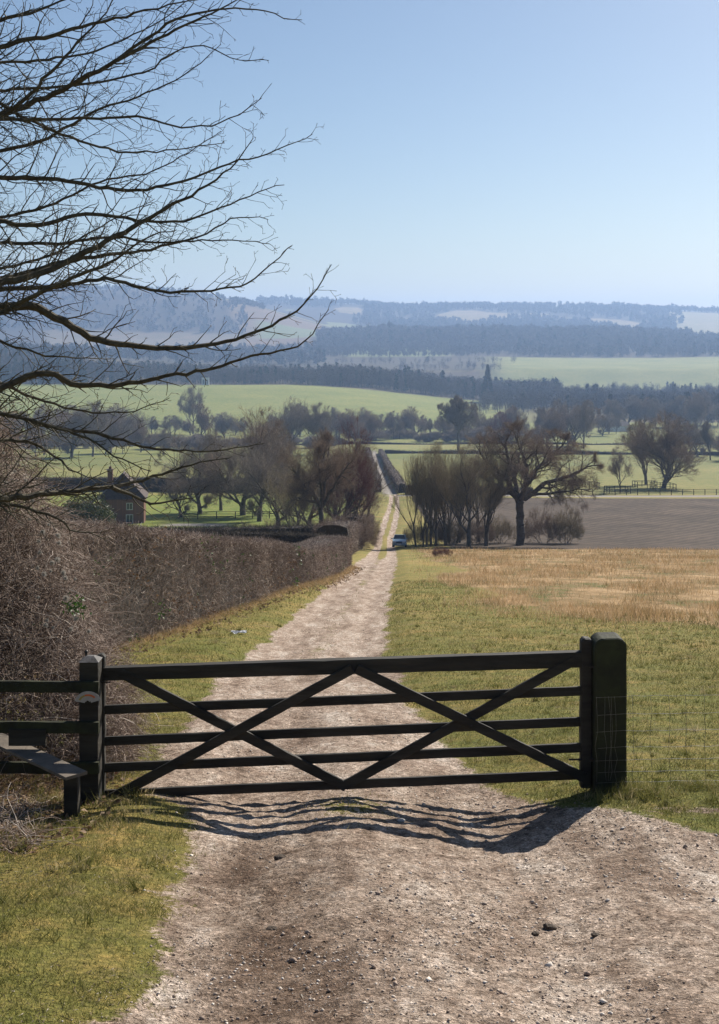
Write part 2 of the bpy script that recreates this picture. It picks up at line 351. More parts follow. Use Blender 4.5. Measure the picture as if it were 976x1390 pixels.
# split the one ground sheet into ground, track, lane and fields (shared edges, same material)
nr, nc = Xg.shape
V = np.stack([Xg, Yg, Zg], -1).reshape(-1, 3)
idx = np.arange(nr*nc).reshape(nr, nc)
FQ = np.stack([idx[:-1, :-1], idx[:-1, 1:], idx[1:, 1:], idx[1:, :-1]], -1).reshape(-1, 4)
rf = reg.reshape(-1, 4)[FQ].mean(1)
cls = np.zeros(len(FQ), int); yq = V[FQ][:, :, 1].mean(1)
cls[rf[:, 0] > .5] = 1; cls[rf[:, 3] > .5] = 2; cls[rf[:, 2] > .5] = 3; cls[rf[:, 1] > .5] = 4; cls[(yq > 3900)] = 5
for ci, nm in enumerate(['ground', 'dirt_track', 'lane', 'ploughed_field', 'rough_grassland', 'hills']):
    f = FQ[cls == ci]; u, inv = np.unique(f, return_inverse=True)
    me = mesh(nm, V[u], inv.reshape(-1, 4), smooth=True, mats=[M['ground']])
    a = me.attributes.new('region', 'FLOAT_COLOR', 'POINT'); a.data.foreach_set('color', reg.reshape(-1, 4)[u].astype(np.float32).ravel())
    a = me.attributes.new('cover', 'FLOAT_COLOR', 'POINT')
    a.data.foreach_set('color', np.concatenate([C.reshape(-1, 3)[u], np.ones((len(u), 1))], 1).astype(np.float32).ravel())
    a = me.attributes.new('damp', 'FLOAT', 'POINT'); a.data.foreach_set('value', damp.reshape(-1)[u].astype(np.float32))
    link(nm, me, kind='structure')

# haze: one closed box of even air round everything
def box_mesh(name, lo, hi):
    x0, y0, z0 = lo; x1, y1, z1 = hi
    return mesh(name, [(x0,y0,z0),(x1,y0,z0),(x1,y1,z0),(x0,y1,z0),(x0,y0,z1),(x1,y0,z1),(x1,y1,z1),(x0,y1,z1)],
                [(0,3,2,1),(4,5,6,7),(0,1,5,4),(1,2,6,5),(2,3,7,6),(3,0,4,7)])
hzm = bpy.data.materials.new('haze'); hzm.use_nodes = True; hn = hzm.node_tree; hn.nodes.clear()
pv = hn.nodes.new('ShaderNodeVolumePrincipled'); ho = hn.nodes.new('ShaderNodeOutputMaterial'); hn.links.new(pv.outputs[0], ho.inputs['Volume'])
pv.inputs['Color'].default_value = (.42, .61, .98, 1); pv.inputs['Density'].default_value = 1.6e-4; pv.inputs['Anisotropy'].default_value = .25
zmin = float(Zg.min()); zmax = float(Zg.max())
link('haze', box_mesh('haze', (-14000, -70, zmin-1), (14000, 8900, zmax+30)), hzm, kind='stuff')

# ------------------------------------------------------------------ trees
def norm(v): return v/(np.linalg.norm(v)+1e-9)
def grow(seed, levels=5, trunk_h=.25, spread=.55, ratio=.72, kids=(5, 5, 4, 4), up=.12, wob=.16, r0=.022, multi=1, crown=(.42, .55), gnarl=0, lean=.0, droop=0, first=.35, mains=None):
    """normalised bare tree of height about 1; returns trunk segs and twig segs"""
    rg = np.random.default_rng(seed); segs = []
    def br(p, d, L, r, lv):
        n = 5 if lv < 2 else (4 if lv < 3 else 3)
        pts = [p]; ds = [d]
        for i in range(n):
            d = norm(d+rg.normal(size=3)*(wob+gnarl*(lv > 0))+np.array([0, 0, up*(1 if lv > 0 else .2)])-np.array([0, 0, droop*(lv > 2)]))
            # keep within the crown ellipsoid
            q = (p-np.array([0, 0, crown[1]]))/np.array([crown[0], crown[0], 1-crown[1]])
            if lv > 0 and np.linalg.norm(q) > 1.0: L *= .55
            p = p+d*L/n; pts.append(p); ds.append(d)
        rr = [r*(1-.62*i/n) for i in range(n+1)]
        for i in range(n): segs.append((pts[i], pts[i+1], rr[i], rr[i+1], lv))
        if lv+1 >= levels: return
        k = kids[lv]; 
        for j in range(k):
            t = first+(1-first)*(j+rg.random()*.8)/k if lv > 0 else trunk_h+(1-trunk_h)*(j+rg.random()*.7)/k
            t = min(t, 1); f = t*n; i = min(int(f), n-1); q = pts[i]+(pts[i+1]-pts[i])*(f-i)
            a = rg.normal(size=3); a = norm(a-ds[i]*a.dot(ds[i])); ang = spread*(.75+.5*rg.random())*(1.25 if lv == 0 else 1)
            nd = norm(ds[i]*math.cos(ang)+a*math.sin(ang))
            br(q, nd, L*ratio*(.7+.5*rg.random())*(1.15-.45*t if lv == 0 else 1), (rr[i]*(1-(f-i))+rr[i+1]*(f-i))*(.62 if lv else .6), lv+1)
        br(pts[-1], ds[-1], L*ratio, rr[-1], lv+1)
    if mains:
        for (ra, rb_, nk, Lk, pts) in mains:
            pts = [np.array(p, float) for p in pts]; fine = []
            for i in range(len(pts)-1):
                for u in (0, .34, .67): fine.append(pts[i]*(1-u)+pts[i+1]*u+rg.normal(size=3)*(.006 if i or u else 0))
            fine.append(pts[-1]); n = len(fine)-1; rr = [ra+(rb_-ra)*i/n for i in range(n+1)]
            for i in range(n): segs.append((fine[i], fine[i+1], rr[i], rr[i+1], 0 if ra > .03 else 1))
            for j in range(nk):
                t = .22+.78*(j+rg.random()*.8)/nk; i = min(int(t*n), n-1); d0 = norm(fine[i+1]-fine[i]); a = rg.normal(size=3); a = norm(a-d0*a.dot(d0)); an = .55+.5*rg.random()
                br(fine[i]+(fine[i+1]-fine[i])*(t*n-i), norm(d0*math.cos(an)+a*math.sin(an)), Lk*(.6+.7*rg.random()), rr[i]*.5, 2)
            if nk: br(fine[-1], norm(fine[-1]-fine[-2]), Lk, rr[-1], 2)
        multi = 0
    for m in range(multi):
        a = rg.random()*6.28; s = .0 if multi == 1 else .018*multi
        d = np.array([math.cos(a)*lean, math.sin(a)*lean, 1])
        br(np.array([math.cos(a)*s, math.sin(a)*s, -.015]), norm(d), .42 if multi == 1 else .38*(.8+.4*rg.random()), r0, 0)
    P0 = np.array([s[0] for s in segs]); P1 = np.array([s[1] for s in segs]); a = np.array([s[2] for s in segs]); b = np.array([s[3] for s in segs]); lv = np.array([s[4] for s in segs])
    sc = 1/np.percentile(P1[:, 2], 99.7); return P0*sc, P1*sc, a*sc, b*sc, lv
PROTO = {}
def proto(key, Hm, tw_mat, cut=3, rmin=.012, extra=3, exl=.05, **k):
    """Hm: real height the mesh is made at, extra: spray twigs per end twig"""
    P0, P1, a, b, lv = grow(**k); P0 = P0*Hm; P1 = P1*Hm; a = np.maximum(a*Hm, rmin); b = np.maximum(b*Hm, rmin*.7)
    t = lv < cut
    V1, F1, _ = prisms(P0[t], P1[t], a[t], b[t], 6)
    # joint-filling: flare at foot
    tr = mesh(key+'_trunk', V1, F1, smooth=True, mats=[M['bark']])
    V2, F2, n = prisms(P0[~t], P1[~t], a[~t], b[~t], 3)
    rg = np.random.default_rng(k['seed']+5); var = [np.repeat(rg.random((~t).sum()), n)]
    e = lv == lv.max(); Pe = P1[e]; De = P1[e]-P0[e]; De /= np.linalg.norm(De, axis=1, keepdims=True)
    Pe = np.repeat(Pe, extra, 0); De = np.repeat(De, extra, 0)
    d = De+rg.normal(size=De.shape)*.55; d /= np.linalg.norm(d, axis=1, keepdims=True)
    st = Pe-De*(rg.random((len(Pe), 1))*.04*Hm); en = st+d*(exl*Hm*(.5+rg.random((len(Pe), 1))))
    V3, F3, n3 = prisms(st, en, rmin*.75, rmin*.3, 3)
    Vc = np.concatenate([V2, V3]); Fc = np.concatenate([F2, F3+len(V2)]); var.append(np.repeat(rg.random(len(st)), n3))
    cr = mesh(key+'_crown', Vc, Fc, var=np.concatenate(var), mats=[M[tw_mat]])
    PROTO[key] = (Hm, tr, cr, {})
    return PROTO[key]
OAK = [(.036, .028, 0, 0, [(0,0,-.02),(.004,0,.10),(-.004,.004,.22),(0,0,.36),(.02,0,.42)]), (.024, .008, 9, .15, [(-.01,0,.36),(-.09,-.03,.54),(-.19,-.05,.66),(-.27,-.06,.72)]), (.026, .009, 9, .15, [(.02,0,.38),(.06,.02,.58),(.05,.03,.70),(-.01,.04,.86)]),
    (.018, .007, 9, .15, [(.055,.02,.56),(.16,.05,.67),(.27,.07,.77),(.34,.08,.84)]), (.024, .007, 11, .14, [(.03,0,.39),(.18,-.05,.53),(.36,-.09,.60),(.50,-.10,.68)]), (.014, .006, 8, .12, [(.08,-.02,.43),(.26,-.10,.46),(.42,-.14,.50)]),
    (.014, .006, 8, .12, [(-.02,.01,.38),(-.15,.06,.50),(-.25,.08,.54)]), (.019, .007, 9, .14, [(-.005,0,.40),(-.05,.03,.60),(-.11,.05,.78),(-.10,.06,.88)]), (.02, .007, 10, .14, [(0,-.01,.38),(.02,-.14,.52),(.08,-.26,.64),(.12,-.34,.74)]), (.02, .007, 10, .14, [(0,.01,.39),(-.03,.15,.55),(.02,.27,.68),(.05,.36,.76)])]
for sfx, RM, EX in (('', .0135, 3), ('_mid', .0115, 2), ('_near', .0078, 1)):
    proto('oak'+sfx, 16, 'twigs_brown', 4, RM, EX+1, .035, seed=19, levels=6, spread=.70, ratio=.68, kids=(7, 5, 4, 3, 3), up=.06, wob=.12, gnarl=.12, crown=(.60, .58), mains=OAK)
    proto('round'+sfx, 15, 'twigs_brown', 3, RM, EX, .04, seed=22, levels=6, trunk_h=.16, spread=.66, ratio=.70, kids=(11, 6, 4, 3, 2), up=.08, wob=.12, r0=.030, crown=(.47, .52))
    proto('round2'+sfx, 15, 'twigs_grey', 3, RM, EX, .04, seed=31, levels=6, trunk_h=.15, spread=.66, ratio=.70, kids=(9, 5, 4, 3, 2), up=.08, wob=.14, r0=.028, crown=(.45, .54))
    proto('tall'+sfx, 15, 'twigs_olive', 3, RM, EX, .045, seed=44, levels=6, trunk_h=.25, spread=.42, ratio=.68, kids=(7, 5, 3, 3, 2), up=.16, wob=.10, r0=.022, crown=(.28, .55))
    proto('ash'+sfx, 15, 'twigs_grey', 3, RM, EX, .045, seed=52, levels=6, trunk_h=.3, spread=.55, ratio=.70, kids=(6, 4, 4, 3, 2), up=.14, wob=.14, gnarl=.05, r0=.024, crown=(.36, .56))
    proto('stems'+sfx, 14, 'twigs_olive', 2, RM, EX, .045, seed=61, levels=5, trunk_h=.3, spread=.35, ratio=.72, kids=(6, 5, 4, 3), up=.15, wob=.08, r0=.014, multi=5, crown=(.30, .5), lean=.12)
    proto('shrub'+sfx, 5, 'twigs_brown', 1, RM, EX, .10, seed=73, levels=5, trunk_h=.1, spread=.55, ratio=.75, kids=(4, 4, 3, 3), up=.06, wob=.16, r0=.008, multi=8, crown=(.6, .45), lean=.55)
    proto('red'+sfx, 13, 'twigs_red', 3, RM, EX, .04, seed=82, levels=6, trunk_h=.22, spread=.55, ratio=.7, kids=(6, 5, 4, 3, 2), up=.12, wob=.12, r0=.026, crown=(.42, .5))
def conifer_proto(key, Hm, seed, wd=.2):
    rg = np.random.default_rng(seed); N = 2600
    V1, F1, _ = prisms([(0, 0, -.3)], [(0, 0, Hm)], .22, .03, 6)
    z = Hm*(.08+.92*rg.random(N)**.9); r = (Hm-z)*wd*(.35+.65*rg.random(N)**.5)+.1; a = rg.random(N)*6.28
    a += np.sin(z*3)*.4
    C_ = np.stack([r*np.cos(a), r*np.sin(a), z-.25*r], 1); D = np.stack([np.cos(a), np.sin(a), -.25+.3*rg.random(N)], 1)
    V2, F2 = slivers(C_, D, .9, .35, rg)
    PROTO[key] = (Hm, mesh(key+'_trunk', V1, F1, mats=[M['bark']]), mesh(key+'_crown', V2, F2, var=np.repeat(rg.random(N), 3), mats=[M['conifer']]), {})
conifer_proto('conifer', 14, 5)
def crown_with(key, mname):
    H_, tr, cr, alt = PROTO[key]
    if mname is None: return cr
    if mname not in alt:
        c = cr.copy(); c.materials.clear(); c.materials.append(M[mname]); alt[mname] = c
    return alt[mname]
def tree(key, px, Y, top, label, group=None, rz=None, wide=1.0, cm=None, cat='tree', name='bare_tree', leaf=None):
    """stands at photo column px and distance Y, its top reaching photo row top"""
    x = (px-488)/F*Y; z = hz(x, Y); h = (HY-top)/F*Y-z
    key = key+('_near' if Y < 200 else '_mid' if Y < 350 else '') if key+'_near' in PROTO else key; H_, tr, cr, _ = PROTO[key]; s = h/H_
    o = empty(name, (x, Y, z), random.random()*6.28 if rz is None else rz, label=label, cat=cat, group=group)
    o.scale = (s*wide, s*wide, s)
    link('trunk', tr, parent=o); link('crown', crown_with(key, cm), parent=o)
    return o

# ------------------------------------------------------------------ far woods (uncountable masses)
def wood(name, label, areas, nsl=90, seed=1, wd=.30, ln=2.6, holes=None, hv=.5):
    rg = np.random.default_rng(seed); Vs = []; Fs = []; Vr = []; off = 0
    for (p0, p1, Y0, Y1, n, h, con) in areas:
        q = (p0-488+(p1-p0)*rg.random(n))/F; Yp = Y0+(Y1-Y0)*rg.random(n)**1.15; x = q*Yp
        Yp = Yp+25*fbm(x/80, x*0, 3, seed); x = q*Yp
        if holes: kp = ~holes(x, Yp); x = x[kp]; Yp = Yp[kp]; n = len(x)
        z = height(x, Yp, False); H = h*(.72+.5*rg.random(n))*(1+hv*fbm(x/60, Yp/60, 3, seed+3)); ic = rg.random(n) < con+.9*con*fbm(x/90, Yp/90, 2, seed+9)*2
        m = nsl; cx = rg.normal(size=(n, m, 3)); cx /= np.linalg.norm(cx, axis=2, keepdims=True); rad = rg.random((n, m, 1))**(1/2.4)
        cx = cx*rad
        w_ = np.where(ic, .17, .30)[:, None, None]*H[:, None, None]
        zc = .60+.40*cx[:, :, 2:3]
        zi = rg.random((n, m, 1)); ri = (1.02-zi)*1.0*np.sqrt(rg.random((n, m, 1))); ai = rg.random((n, m, 1))*6.28
        offc = np.concatenate([cx[:, :, :2]*w_, zc*H[:, None, None]], 2)
        offi = np.concatenate([ri*np.cos(ai)*w_, ri*np.sin(ai)*w_, (.08+.98*zi)*H[:, None, None]], 2)
        o = np.where(ic[:, None, None], offi, offc)
        D = np.concatenate([cx[:, :, :2]*.7+rg.normal(size=(n, m, 2))*.25, rg.normal(size=(n, m, 1))*.5+.22], 2)
        D = np.where(ic[:, None, None], np.concatenate([cx[:, :, :2], cx[:, :, 2:3]*.3-.2], 2), D)
        base = np.stack([x, Yp, z], 1)[:, None]
        Cn = (base+o).reshape(-1, 3); s_ = np.where(ic, 1.5, 1.0)[:, None]*np.ones((n, m))*(H[:, None]/15)
        V_, F_ = slivers(Cn, D.reshape(-1, 3), (ln*s_**.5*(.6+.8*rg.random((n, m)))).ravel(), (wd*s_**1.5*(.6+.8*rg.random((n, m)))).ravel()*np.where(np.repeat(ic, m), 2.2, 1), rg)
        va = np.where(ic[:, None], .88+.12*rg.random((n, 1)), np.clip(.15+.5*rg.random((n, 1))+.15*rg.random((n, m)), 0, .82))*np.ones((n, m))
        # trunks
        T0 = np.stack([x, Yp, z-.5], 1); Vt, Ft, nn = prisms(T0, T0+np.stack([0*x, 0*x, H*.75], 1), .018*H, .008*H, 3, rg)
        Ft3 = np.concatenate([Ft[:, [0, 1, 2]], Ft[:, [0, 2, 3]]])
        for a, b, v in ((V_, F_, np.repeat(va.ravel(), 3)), (Vt, Ft3, np.full(len(Vt), .25))):
            Vs.append(a); Fs.append(b+off); Vr.append(v); off += len(a)
    return link(name, mesh(name, np.concatenate(Vs), np.concatenate(Fs), np.concatenate(Vr), mats=[M['wood_far']]), kind='stuff', label=label, cat='woodland')
wood('mixed_wood', 'blue hazed wood with dark conifers along the top of the green field', [(-500, 110, 1425, 1950, 2000, 21, .30), (110, 470, 1440, 1750, 1200, 17, .08), (-700, 120, 1400, 1460, 260, 19, .3), (230, 480, 1415, 1460, 160, 15, .1)], 110, 1)
wood('bare_wood', 'bare wood band behind the middle of the green field', [(440, 760, 1430, 1800, 1500, 20, .05), (540, 720, 1420, 1480, 120, 17, .1), (450, 640, 1900, 2050, 200, 13, .05)], 100, 2)
wood('valley_wood', 'bare wood in front of the pale field on the right', [(770, 1250, 1060, 1200, 420, 17, .03), (700, 1250, 1180, 1330, 520, 16, .03), (655, 760, 1240, 1420, 160, 15, .02), (640, 720, 1120, 1230, 26, 13, 0), (760, 1250, 1450, 1900, 900, 13, .02), (700, 1250, 1330, 1450, 500, 16, .03), (560, 720, 1500, 1650, 150, 15, 0), (880, 1300, 960, 1100, 200, 16, .1)], 110, 3)
wood('ridge_wood', 'long blue wood on the low rise below the far hills', [(430, 1400, 2870, 3350, 3800, 21, .05), (700, 1500, 2600, 2900, 1500, 17, .1), (440, 640, 2560, 2600, 120, 12, 0), (440, 700, 2650, 2880, 500, 15, 0), (-500, 440, 2300, 2900, 2200, 18, .12)], 60, 4, 1.1, 4.8)
wood('down_wood', 'hazy woods patching the slopes of the far hills', [(-900, 335, 3380, 4100, 2300, 15, .05), (320, 360, 3880, 4000, 90, 12, .05), (480, 1000, 4150, 5150, 2300, 20, .05), (350, 1000, 5150, 5560, 1500, 20, 0), (640, 840, 4150, 4500, 600, 20, 0), (960, 2200, 4500, 5300, 900, 17, 0)], 26, 5, 2.6, 9, lambda x, Y: (Y > 4100) & ((fbm(x/300+3, Y/700, 3, 61) > .19) | (fbm(x/300+3, Y/700, 3, 61) < -.21) | ((Y < 5320-3*30*fbm(x/150, Y/150, 3, 51)*1.3) & (x/Y*F+488 > 905+60*fbm(Y/200, x*0, 2, 5)) & (x/Y*F+488 < 1040))))
wood('hilltop_trees', 'uneven line of trees along the crest of the far hills', [(-900, 250, 4000, 4100, 420, 15, 0), (340, 2200, 5480, 5680, 1500, 22, 0)], 34, 6, 1.8, 6, None, 1.6)
wood('hedgerow_trees', 'thin lines of trees dividing the distant valley fields', [(455, 700, 2300, 2340, 60, 12, 0), (620, 1000, 2570, 2600, 90, 12, 0), (540, 680, 2120, 2150, 50, 13, 0), (-400, 420, 2120, 2300, 260, 14, .2)], 60, 7, .5, 3.4)

# ------------------------------------------------------------------ hedges
def hedge(name, label, pts, hw, N, mat, slen=.3, srad=.004, seed=1, side=-1, spray=.06, group=None, cat='hedge', core=True, nseg=2, var_bias=0):
    """pts: (x, Y, height) along the face towards the track; body lies to its left (side -1) or right"""
    rg = np.random.default_rng(seed); pts = np.array(pts, float)
    d = np.gradient(pts[:, :2], axis=0); d /= np.linalg.norm(d, axis=1, keepdims=True)
    nrm = np.stack([-d[:, 1], d[:, 0]], 1)*(1 if side < 0 else -1)    # away from the track
    cen = pts[:, :2]+nrm*hw
    seg = np.r_[0, np.cumsum(np.linalg.norm(np.diff(cen, axis=0), axis=1))]; T = seg[-1]
    def f(s): return np.stack([np.interp(s, seg, cen[:, 0]), np.interp(s, seg, cen[:, 1])], -1), np.interp(s, seg, pts[:, 2]), np.stack([np.interp(s, seg, nrm[:, 0]), np.interp(s, seg, nrm[:, 1])], -1)
    Vs = []; Fs = []; Vr = []; MI = []; off = 0
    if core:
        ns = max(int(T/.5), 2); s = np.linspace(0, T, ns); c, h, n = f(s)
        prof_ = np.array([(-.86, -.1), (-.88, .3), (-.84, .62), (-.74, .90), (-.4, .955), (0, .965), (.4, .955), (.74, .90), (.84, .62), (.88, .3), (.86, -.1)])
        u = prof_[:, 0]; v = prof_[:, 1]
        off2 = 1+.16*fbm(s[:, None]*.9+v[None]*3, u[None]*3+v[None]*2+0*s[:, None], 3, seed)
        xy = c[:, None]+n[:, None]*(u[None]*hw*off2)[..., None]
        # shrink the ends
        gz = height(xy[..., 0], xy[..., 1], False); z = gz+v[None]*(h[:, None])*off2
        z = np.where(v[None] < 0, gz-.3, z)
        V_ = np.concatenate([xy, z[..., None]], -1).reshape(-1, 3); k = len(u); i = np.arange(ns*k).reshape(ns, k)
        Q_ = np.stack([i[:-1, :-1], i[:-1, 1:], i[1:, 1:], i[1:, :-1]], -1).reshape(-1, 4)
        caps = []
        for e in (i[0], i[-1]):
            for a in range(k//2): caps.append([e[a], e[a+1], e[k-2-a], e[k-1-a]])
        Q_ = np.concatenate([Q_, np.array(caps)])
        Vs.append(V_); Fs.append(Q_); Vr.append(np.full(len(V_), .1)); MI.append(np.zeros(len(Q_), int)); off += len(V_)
    # twigs on the shell
    s = rg.random(N)*T; c, h, n = f(s); th = rg.random(N)
    u = np.empty(N); v = np.empty(N); fc = th < .50; bk = (th >= .50) & (th < .62); tp = th >= .62
    dep = rg.random(N)**1.3*.22
    u[fc] = -1+dep[fc]; v[fc] = rg.random(fc.sum()); u[bk] = 1-dep[bk]; v[bk] = rg.random(bk.sum()); u[tp] = rg.random(tp.sum())*2-1; v[tp] = 1-dep[tp]*.5
    cr = np.clip(np.abs(u)-.75, 0, 1)/.25; v = np.where(v > .9, np.minimum(v, 1-.08*cr), v)
    bump_ = 1+.14*fbm(s*.7, v*2, 3, seed+2)
    xy = c+n*(u*hw*bump_)[:, None]; z = height(xy[:, 0], xy[:, 1], False)+v*h*(1+.03*fbm(s*2, s*0, 2, seed))
    p = np.stack([xy[:, 0], xy[:, 1], z], 1)
    # keep the two ends blunt
    out = np.stack([n[:, 0]*np.where(tp, 0, np.sign(u)), n[:, 1]*np.where(tp, 0, np.sign(u)), np.where(tp, 1., .25)], 1)
    D = out*.55+rg.normal(size=(N, 3))*.62; D[:, 2] += .25; D /= np.linalg.norm(D, axis=1, keepdims=True)
    L = slen*(.45+rg.random(N)); L = np.where(rg.random(N) < spray, L*1.5, L); rr = srad*(.5+rg.random(N))
    a = p-D*(L*.55)[:, None]; va = np.clip(.34+rg.normal(size=N)*.32+.5*fbm(s*.35, v*1.5, 3, seed+4)+var_bias, 0, 1)
    for q in range(nseg):
        b = a+D*(L/nseg)[:, None]; r_a = rr*(1-.3*q); r_b = rr*(1-.3*(q+1))
        V_, F_, n_ = prisms(a, b, r_a, r_b, 3, rg); Vs.append(V_); Fs.append(F_+off); Vr.append(np.repeat(va, n_)); MI.append(np.ones(len(F_), int)); off += len(V_)
        a = b; D = D+rg.normal(size=(N, 3))*.45; D /= np.linalg.norm(D, axis=1, keepdims=True)
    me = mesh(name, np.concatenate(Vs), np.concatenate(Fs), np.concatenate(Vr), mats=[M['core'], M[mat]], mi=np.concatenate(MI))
    return link(name, me, label=label, cat=cat, group=group)
def hp_(l): # (px, base row, top row)
    r = []
    for px, b, t in l:
        Y = float(Yof(b)); r.append((float(pxx(px, Y)), Y, (b-t)/F*Y))
    return r
hedge('clipped_hedge', 'long clipped brown hedge beside the left of the track, nearest one', hp_([(-150, 1010, 690), (20, 940, 700), (100, 908, 716), (180, 884, 719), (250, 862, 728), (300, 842, 733), (350, 824, 738), (375, 812, 736), (392, 806, 741), (412, 800, 747), (430, 795, 748), (452, 785, 741), (468, 777, 734), (478, 771, 731)]),
      1.1, 95000, 'twig', .26, .0048, 3)
hedge('clipped_hedge', 'short clipped hedge past the end of the nearest hedge, left of the track', hp_([(478, 757, 715), (487, 751, 711), (495, 744, 712)]), 1.8, 9000, 'twig', .5, .012, 4)
hedge('clipped_hedge', 'small square clipped hedge left of the track level with the car', hp_([(500, 738, 704), (508, 726, 700)]), 2.4, 7000, 'twig', .6, .016, 5)
hedge('field_hedge', 'dark hedge crossing in front of the brick cottage', [(-46, 128, 2.7), (-30, 126, 2.6), (-16, 125, 2.6), (-3.2, 124, 2.8)], 1.6, 16000, 'twig_far', .6, .016, 6, side=1)
hedge('field_hedge', 'dark low hedge just behind the top of the near clipped hedge', [(-14, 101, 2.3), (-9, 100, 2.1), (-2.6, 99, 1.9)], 1.2, 8000, 'twig_far', .5, .014, 7, side=1)
hedge('field_hedge', 'long dark hedge far behind the cottage roof', [(-100, 306, 3.3), (-50, 303, 3.3), (-4, 299, 3.2)], 2, 9000, 'twig_far', 1.0, .035, 8, side=1)
hedge('lane_hedge', 'tall hedge on the left of the distant lane', [(5.3, 298, 3.0), (5.0, 420, 3.2), (4.8, 600, 3.2)], 1.0, 9000, 'twig', .9, .03, 9)
hedge('lane_hedge', 'tall hedge on the right of the distant lane', [(9.2, 296, 2.3), (9.2, 350, 2.7), (9.1, 420, 2.4), (9.3, 500, 2.8), (9.2, 600, 2.2)], .9, 12000, 'twig', .9, .03, 10, side=1)
hedge('field_hedge', 'thin dark hedge across the pale pasture right of the distant lane', [(12, 600, 1.9), (30, 604, .6), (48, 596, 1.8), (75, 590, .9), (95, 592, 2.2), (130, 588, .5), (160, 580, 1.6), (200, 585, 1.2)], 1.0, 6000, 'twig_far', 1.2, .06, 11, side=1)
hedge('field_hedge', 'thin hedge across the valley in front of the row of bare trees', [(-220, 690, 1.3), (-150, 712, .5), (-90, 705, 1.6), (-40, 700, .5), (0, 712, 1.5), (40, 705, .4), (90, 716, 1.8), (130, 702, .5), (190, 712, 1.7), (280, 690, 1.0)], 1.0, 6000, 'twig_far', 1.2, .07, 12, side=1)
hedge('field_hedge', 'dark hedge strip behind the trees beside the ploughed field', [(10.5, 290.5, 2.2), (24, 290.5, 2.0), (40, 290.5, 1.6)], .9, 5000, 'twig_far', .8, .03, 13, side=1)

# ------------------------------------------------------------------ trees one can tell apart
tree('oak', 706, 164, 572, 'gnarled spreading oak with thick trunk at the edge of the ploughed field', rz=0, wide=1.1, name='oak_tree')
gr = 'slender bare trees on the right of the track beyond the car'
tree('stems', 574, 158, 612, 'leftmost slender multi stemmed tree right of the parked car', gr, .3, .9)
tree('ash', 592, 160, 606, 'thin bare tree second from the parked car', gr, 1.2, .8, cm='twigs_olive')
tree('tall', 605, 163, 598, 'thin bare tree third from the parked car', gr, 2.4, .8)
tree('ash', 636, 156, 598, 'taller bare tree with darker straight trunk midway between car and oak', gr, .8, .95, cm='twigs_olive')
tree('tall', 660, 162, 614, 'slim bare tree just left of the gnarled oak', gr, 4.0, 1.15)
tree('ash', 650, 172, 606, 'bare tree half hidden behind the slim one left of the oak', gr, 2.0, .9)
tree('stems', 617, 170, 616, 'multi stemmed tree between the third and the straight trunked trees', gr, 2.6, .95)
gs = 'brushwood below the trees beside the track'
for i, (px, Y, t, wd, lb) in enumerate([(566, 161, 708, 1.0, 'twiggy shrub behind the parked car'), (590, 166, 703, 1.1, 'twiggy shrub between the slender trees nearest the car'), (615, 167, 704, 1.2, 'twiggy shrub left of the straight dark trunk'),
    (648, 167, 702, 1.2, 'twiggy shrub right of the straight dark trunk'), (680, 170, 700, 1.1, 'twiggy shrub left of the oak trunk'), (738, 169, 690, 1.0, 'dense twiggy shrub right of the oak trunk'), (768, 168, 688, .9, 'dark rounded shrub at the end of the tree clump')]):
    tree('shrub', px, Y, t, lb, gs, wide=wd*.85, cat='shrub', name='bare_shrub', cm=None if i % 2 else 'twigs_olive')
tree('shrub', 600, 106, 742, 'low brown bramble patch on the grass right of the track', wide=1.5, cat='shrub', name='bramble_bush', cm='twigs_red')
gm = 'bare trees around the garden left of the track'
tree('round', 330, 232, 556, 'big round crowned bare tree behind the garden lawn', gm, .5, 1.05, name='bare_tree')
tree('round2', 272, 236, 592, 'smaller bare tree at the left of the big round crowned tree', gm, 2.2, 1.0)
tree('ash', 403, 150, 610, 'bare tree with pale thin trunk left of the clump by the hedge corner', gm, .7, .85, cm='twigs_olive')
tree('round2', 378, 205, 612, 'bushy bare tree between the big round tree and the track', gm, 3.1, 1.1)
tree('oak', 436, 140, 585, 'dark bare tree with drooping limbs just behind the hedge corner', gm, 4.4, .72, cm='twigs_brown', name='bare_tree')
tree('round', 462, 160, 566, 'tall reddish brown bare tree rising above the hedge corner', gm, 1.0, .62, cm='twigs_red')
tree('round2', 484, 172, 610, 'bushy bare tree leaning over the left of the track', gm, 5.0, .72)
tree('tall', 500, 200, 622, 'thin bare tree close to the distant gateway of the lane', gm, .2, .6)
for px, Y, t, ky, lb in [(352, 214, 588, 'round2', 'bare tree just right of the big round crowned tree'), (300, 244, 582, 'ash', 'bare tree just left of the big round crowned tree'), (420, 192, 596, 'round', 'bare tree directly behind the pale thin trunk'), (455, 178, 604, 'round2', 'low bare tree behind the dark drooping tree'), (246, 226, 634, 'round2', 'small bare tree standing right of the cottage lawn'), (474, 215, 600, 'tall', 'upright bare tree behind the reddish brown tree')]:
    tree(ky, px, Y, t, lb, gm, wide=.95)
for px, Y, t, lb in [(330, 140, 712, 'brush behind the dark low hedge, leftmost of four'), (372, 136, 706, 'brush behind the dark low hedge, second of four'), (408, 132, 700, 'brush behind the dark low hedge, third of four'), (470, 140, 694, 'brush behind the hedge corner, rightmost of four')]:
    tree('shrub', px, Y, t, lb, 'brush behind the hedge corner', wide=1.3, cat='shrub', name='bare_shrub')
tree('shrub', 446, 116, 704, 'low shrub keeping withered brown leaves at the hedge corner', None, wide=.75, cat='shrub', name='leafy_shrub', cm='brownleaf')
tree('round', 900, 318, 562, 'large round bare tree standing in the pasture on the right', 'parkland trees right', 2.0, 1.3)
tree('tall', 877, 335, 572, 'narrower bare tree touching the left of the large round pasture tree', 'parkland trees right', 1.0, 1.3)
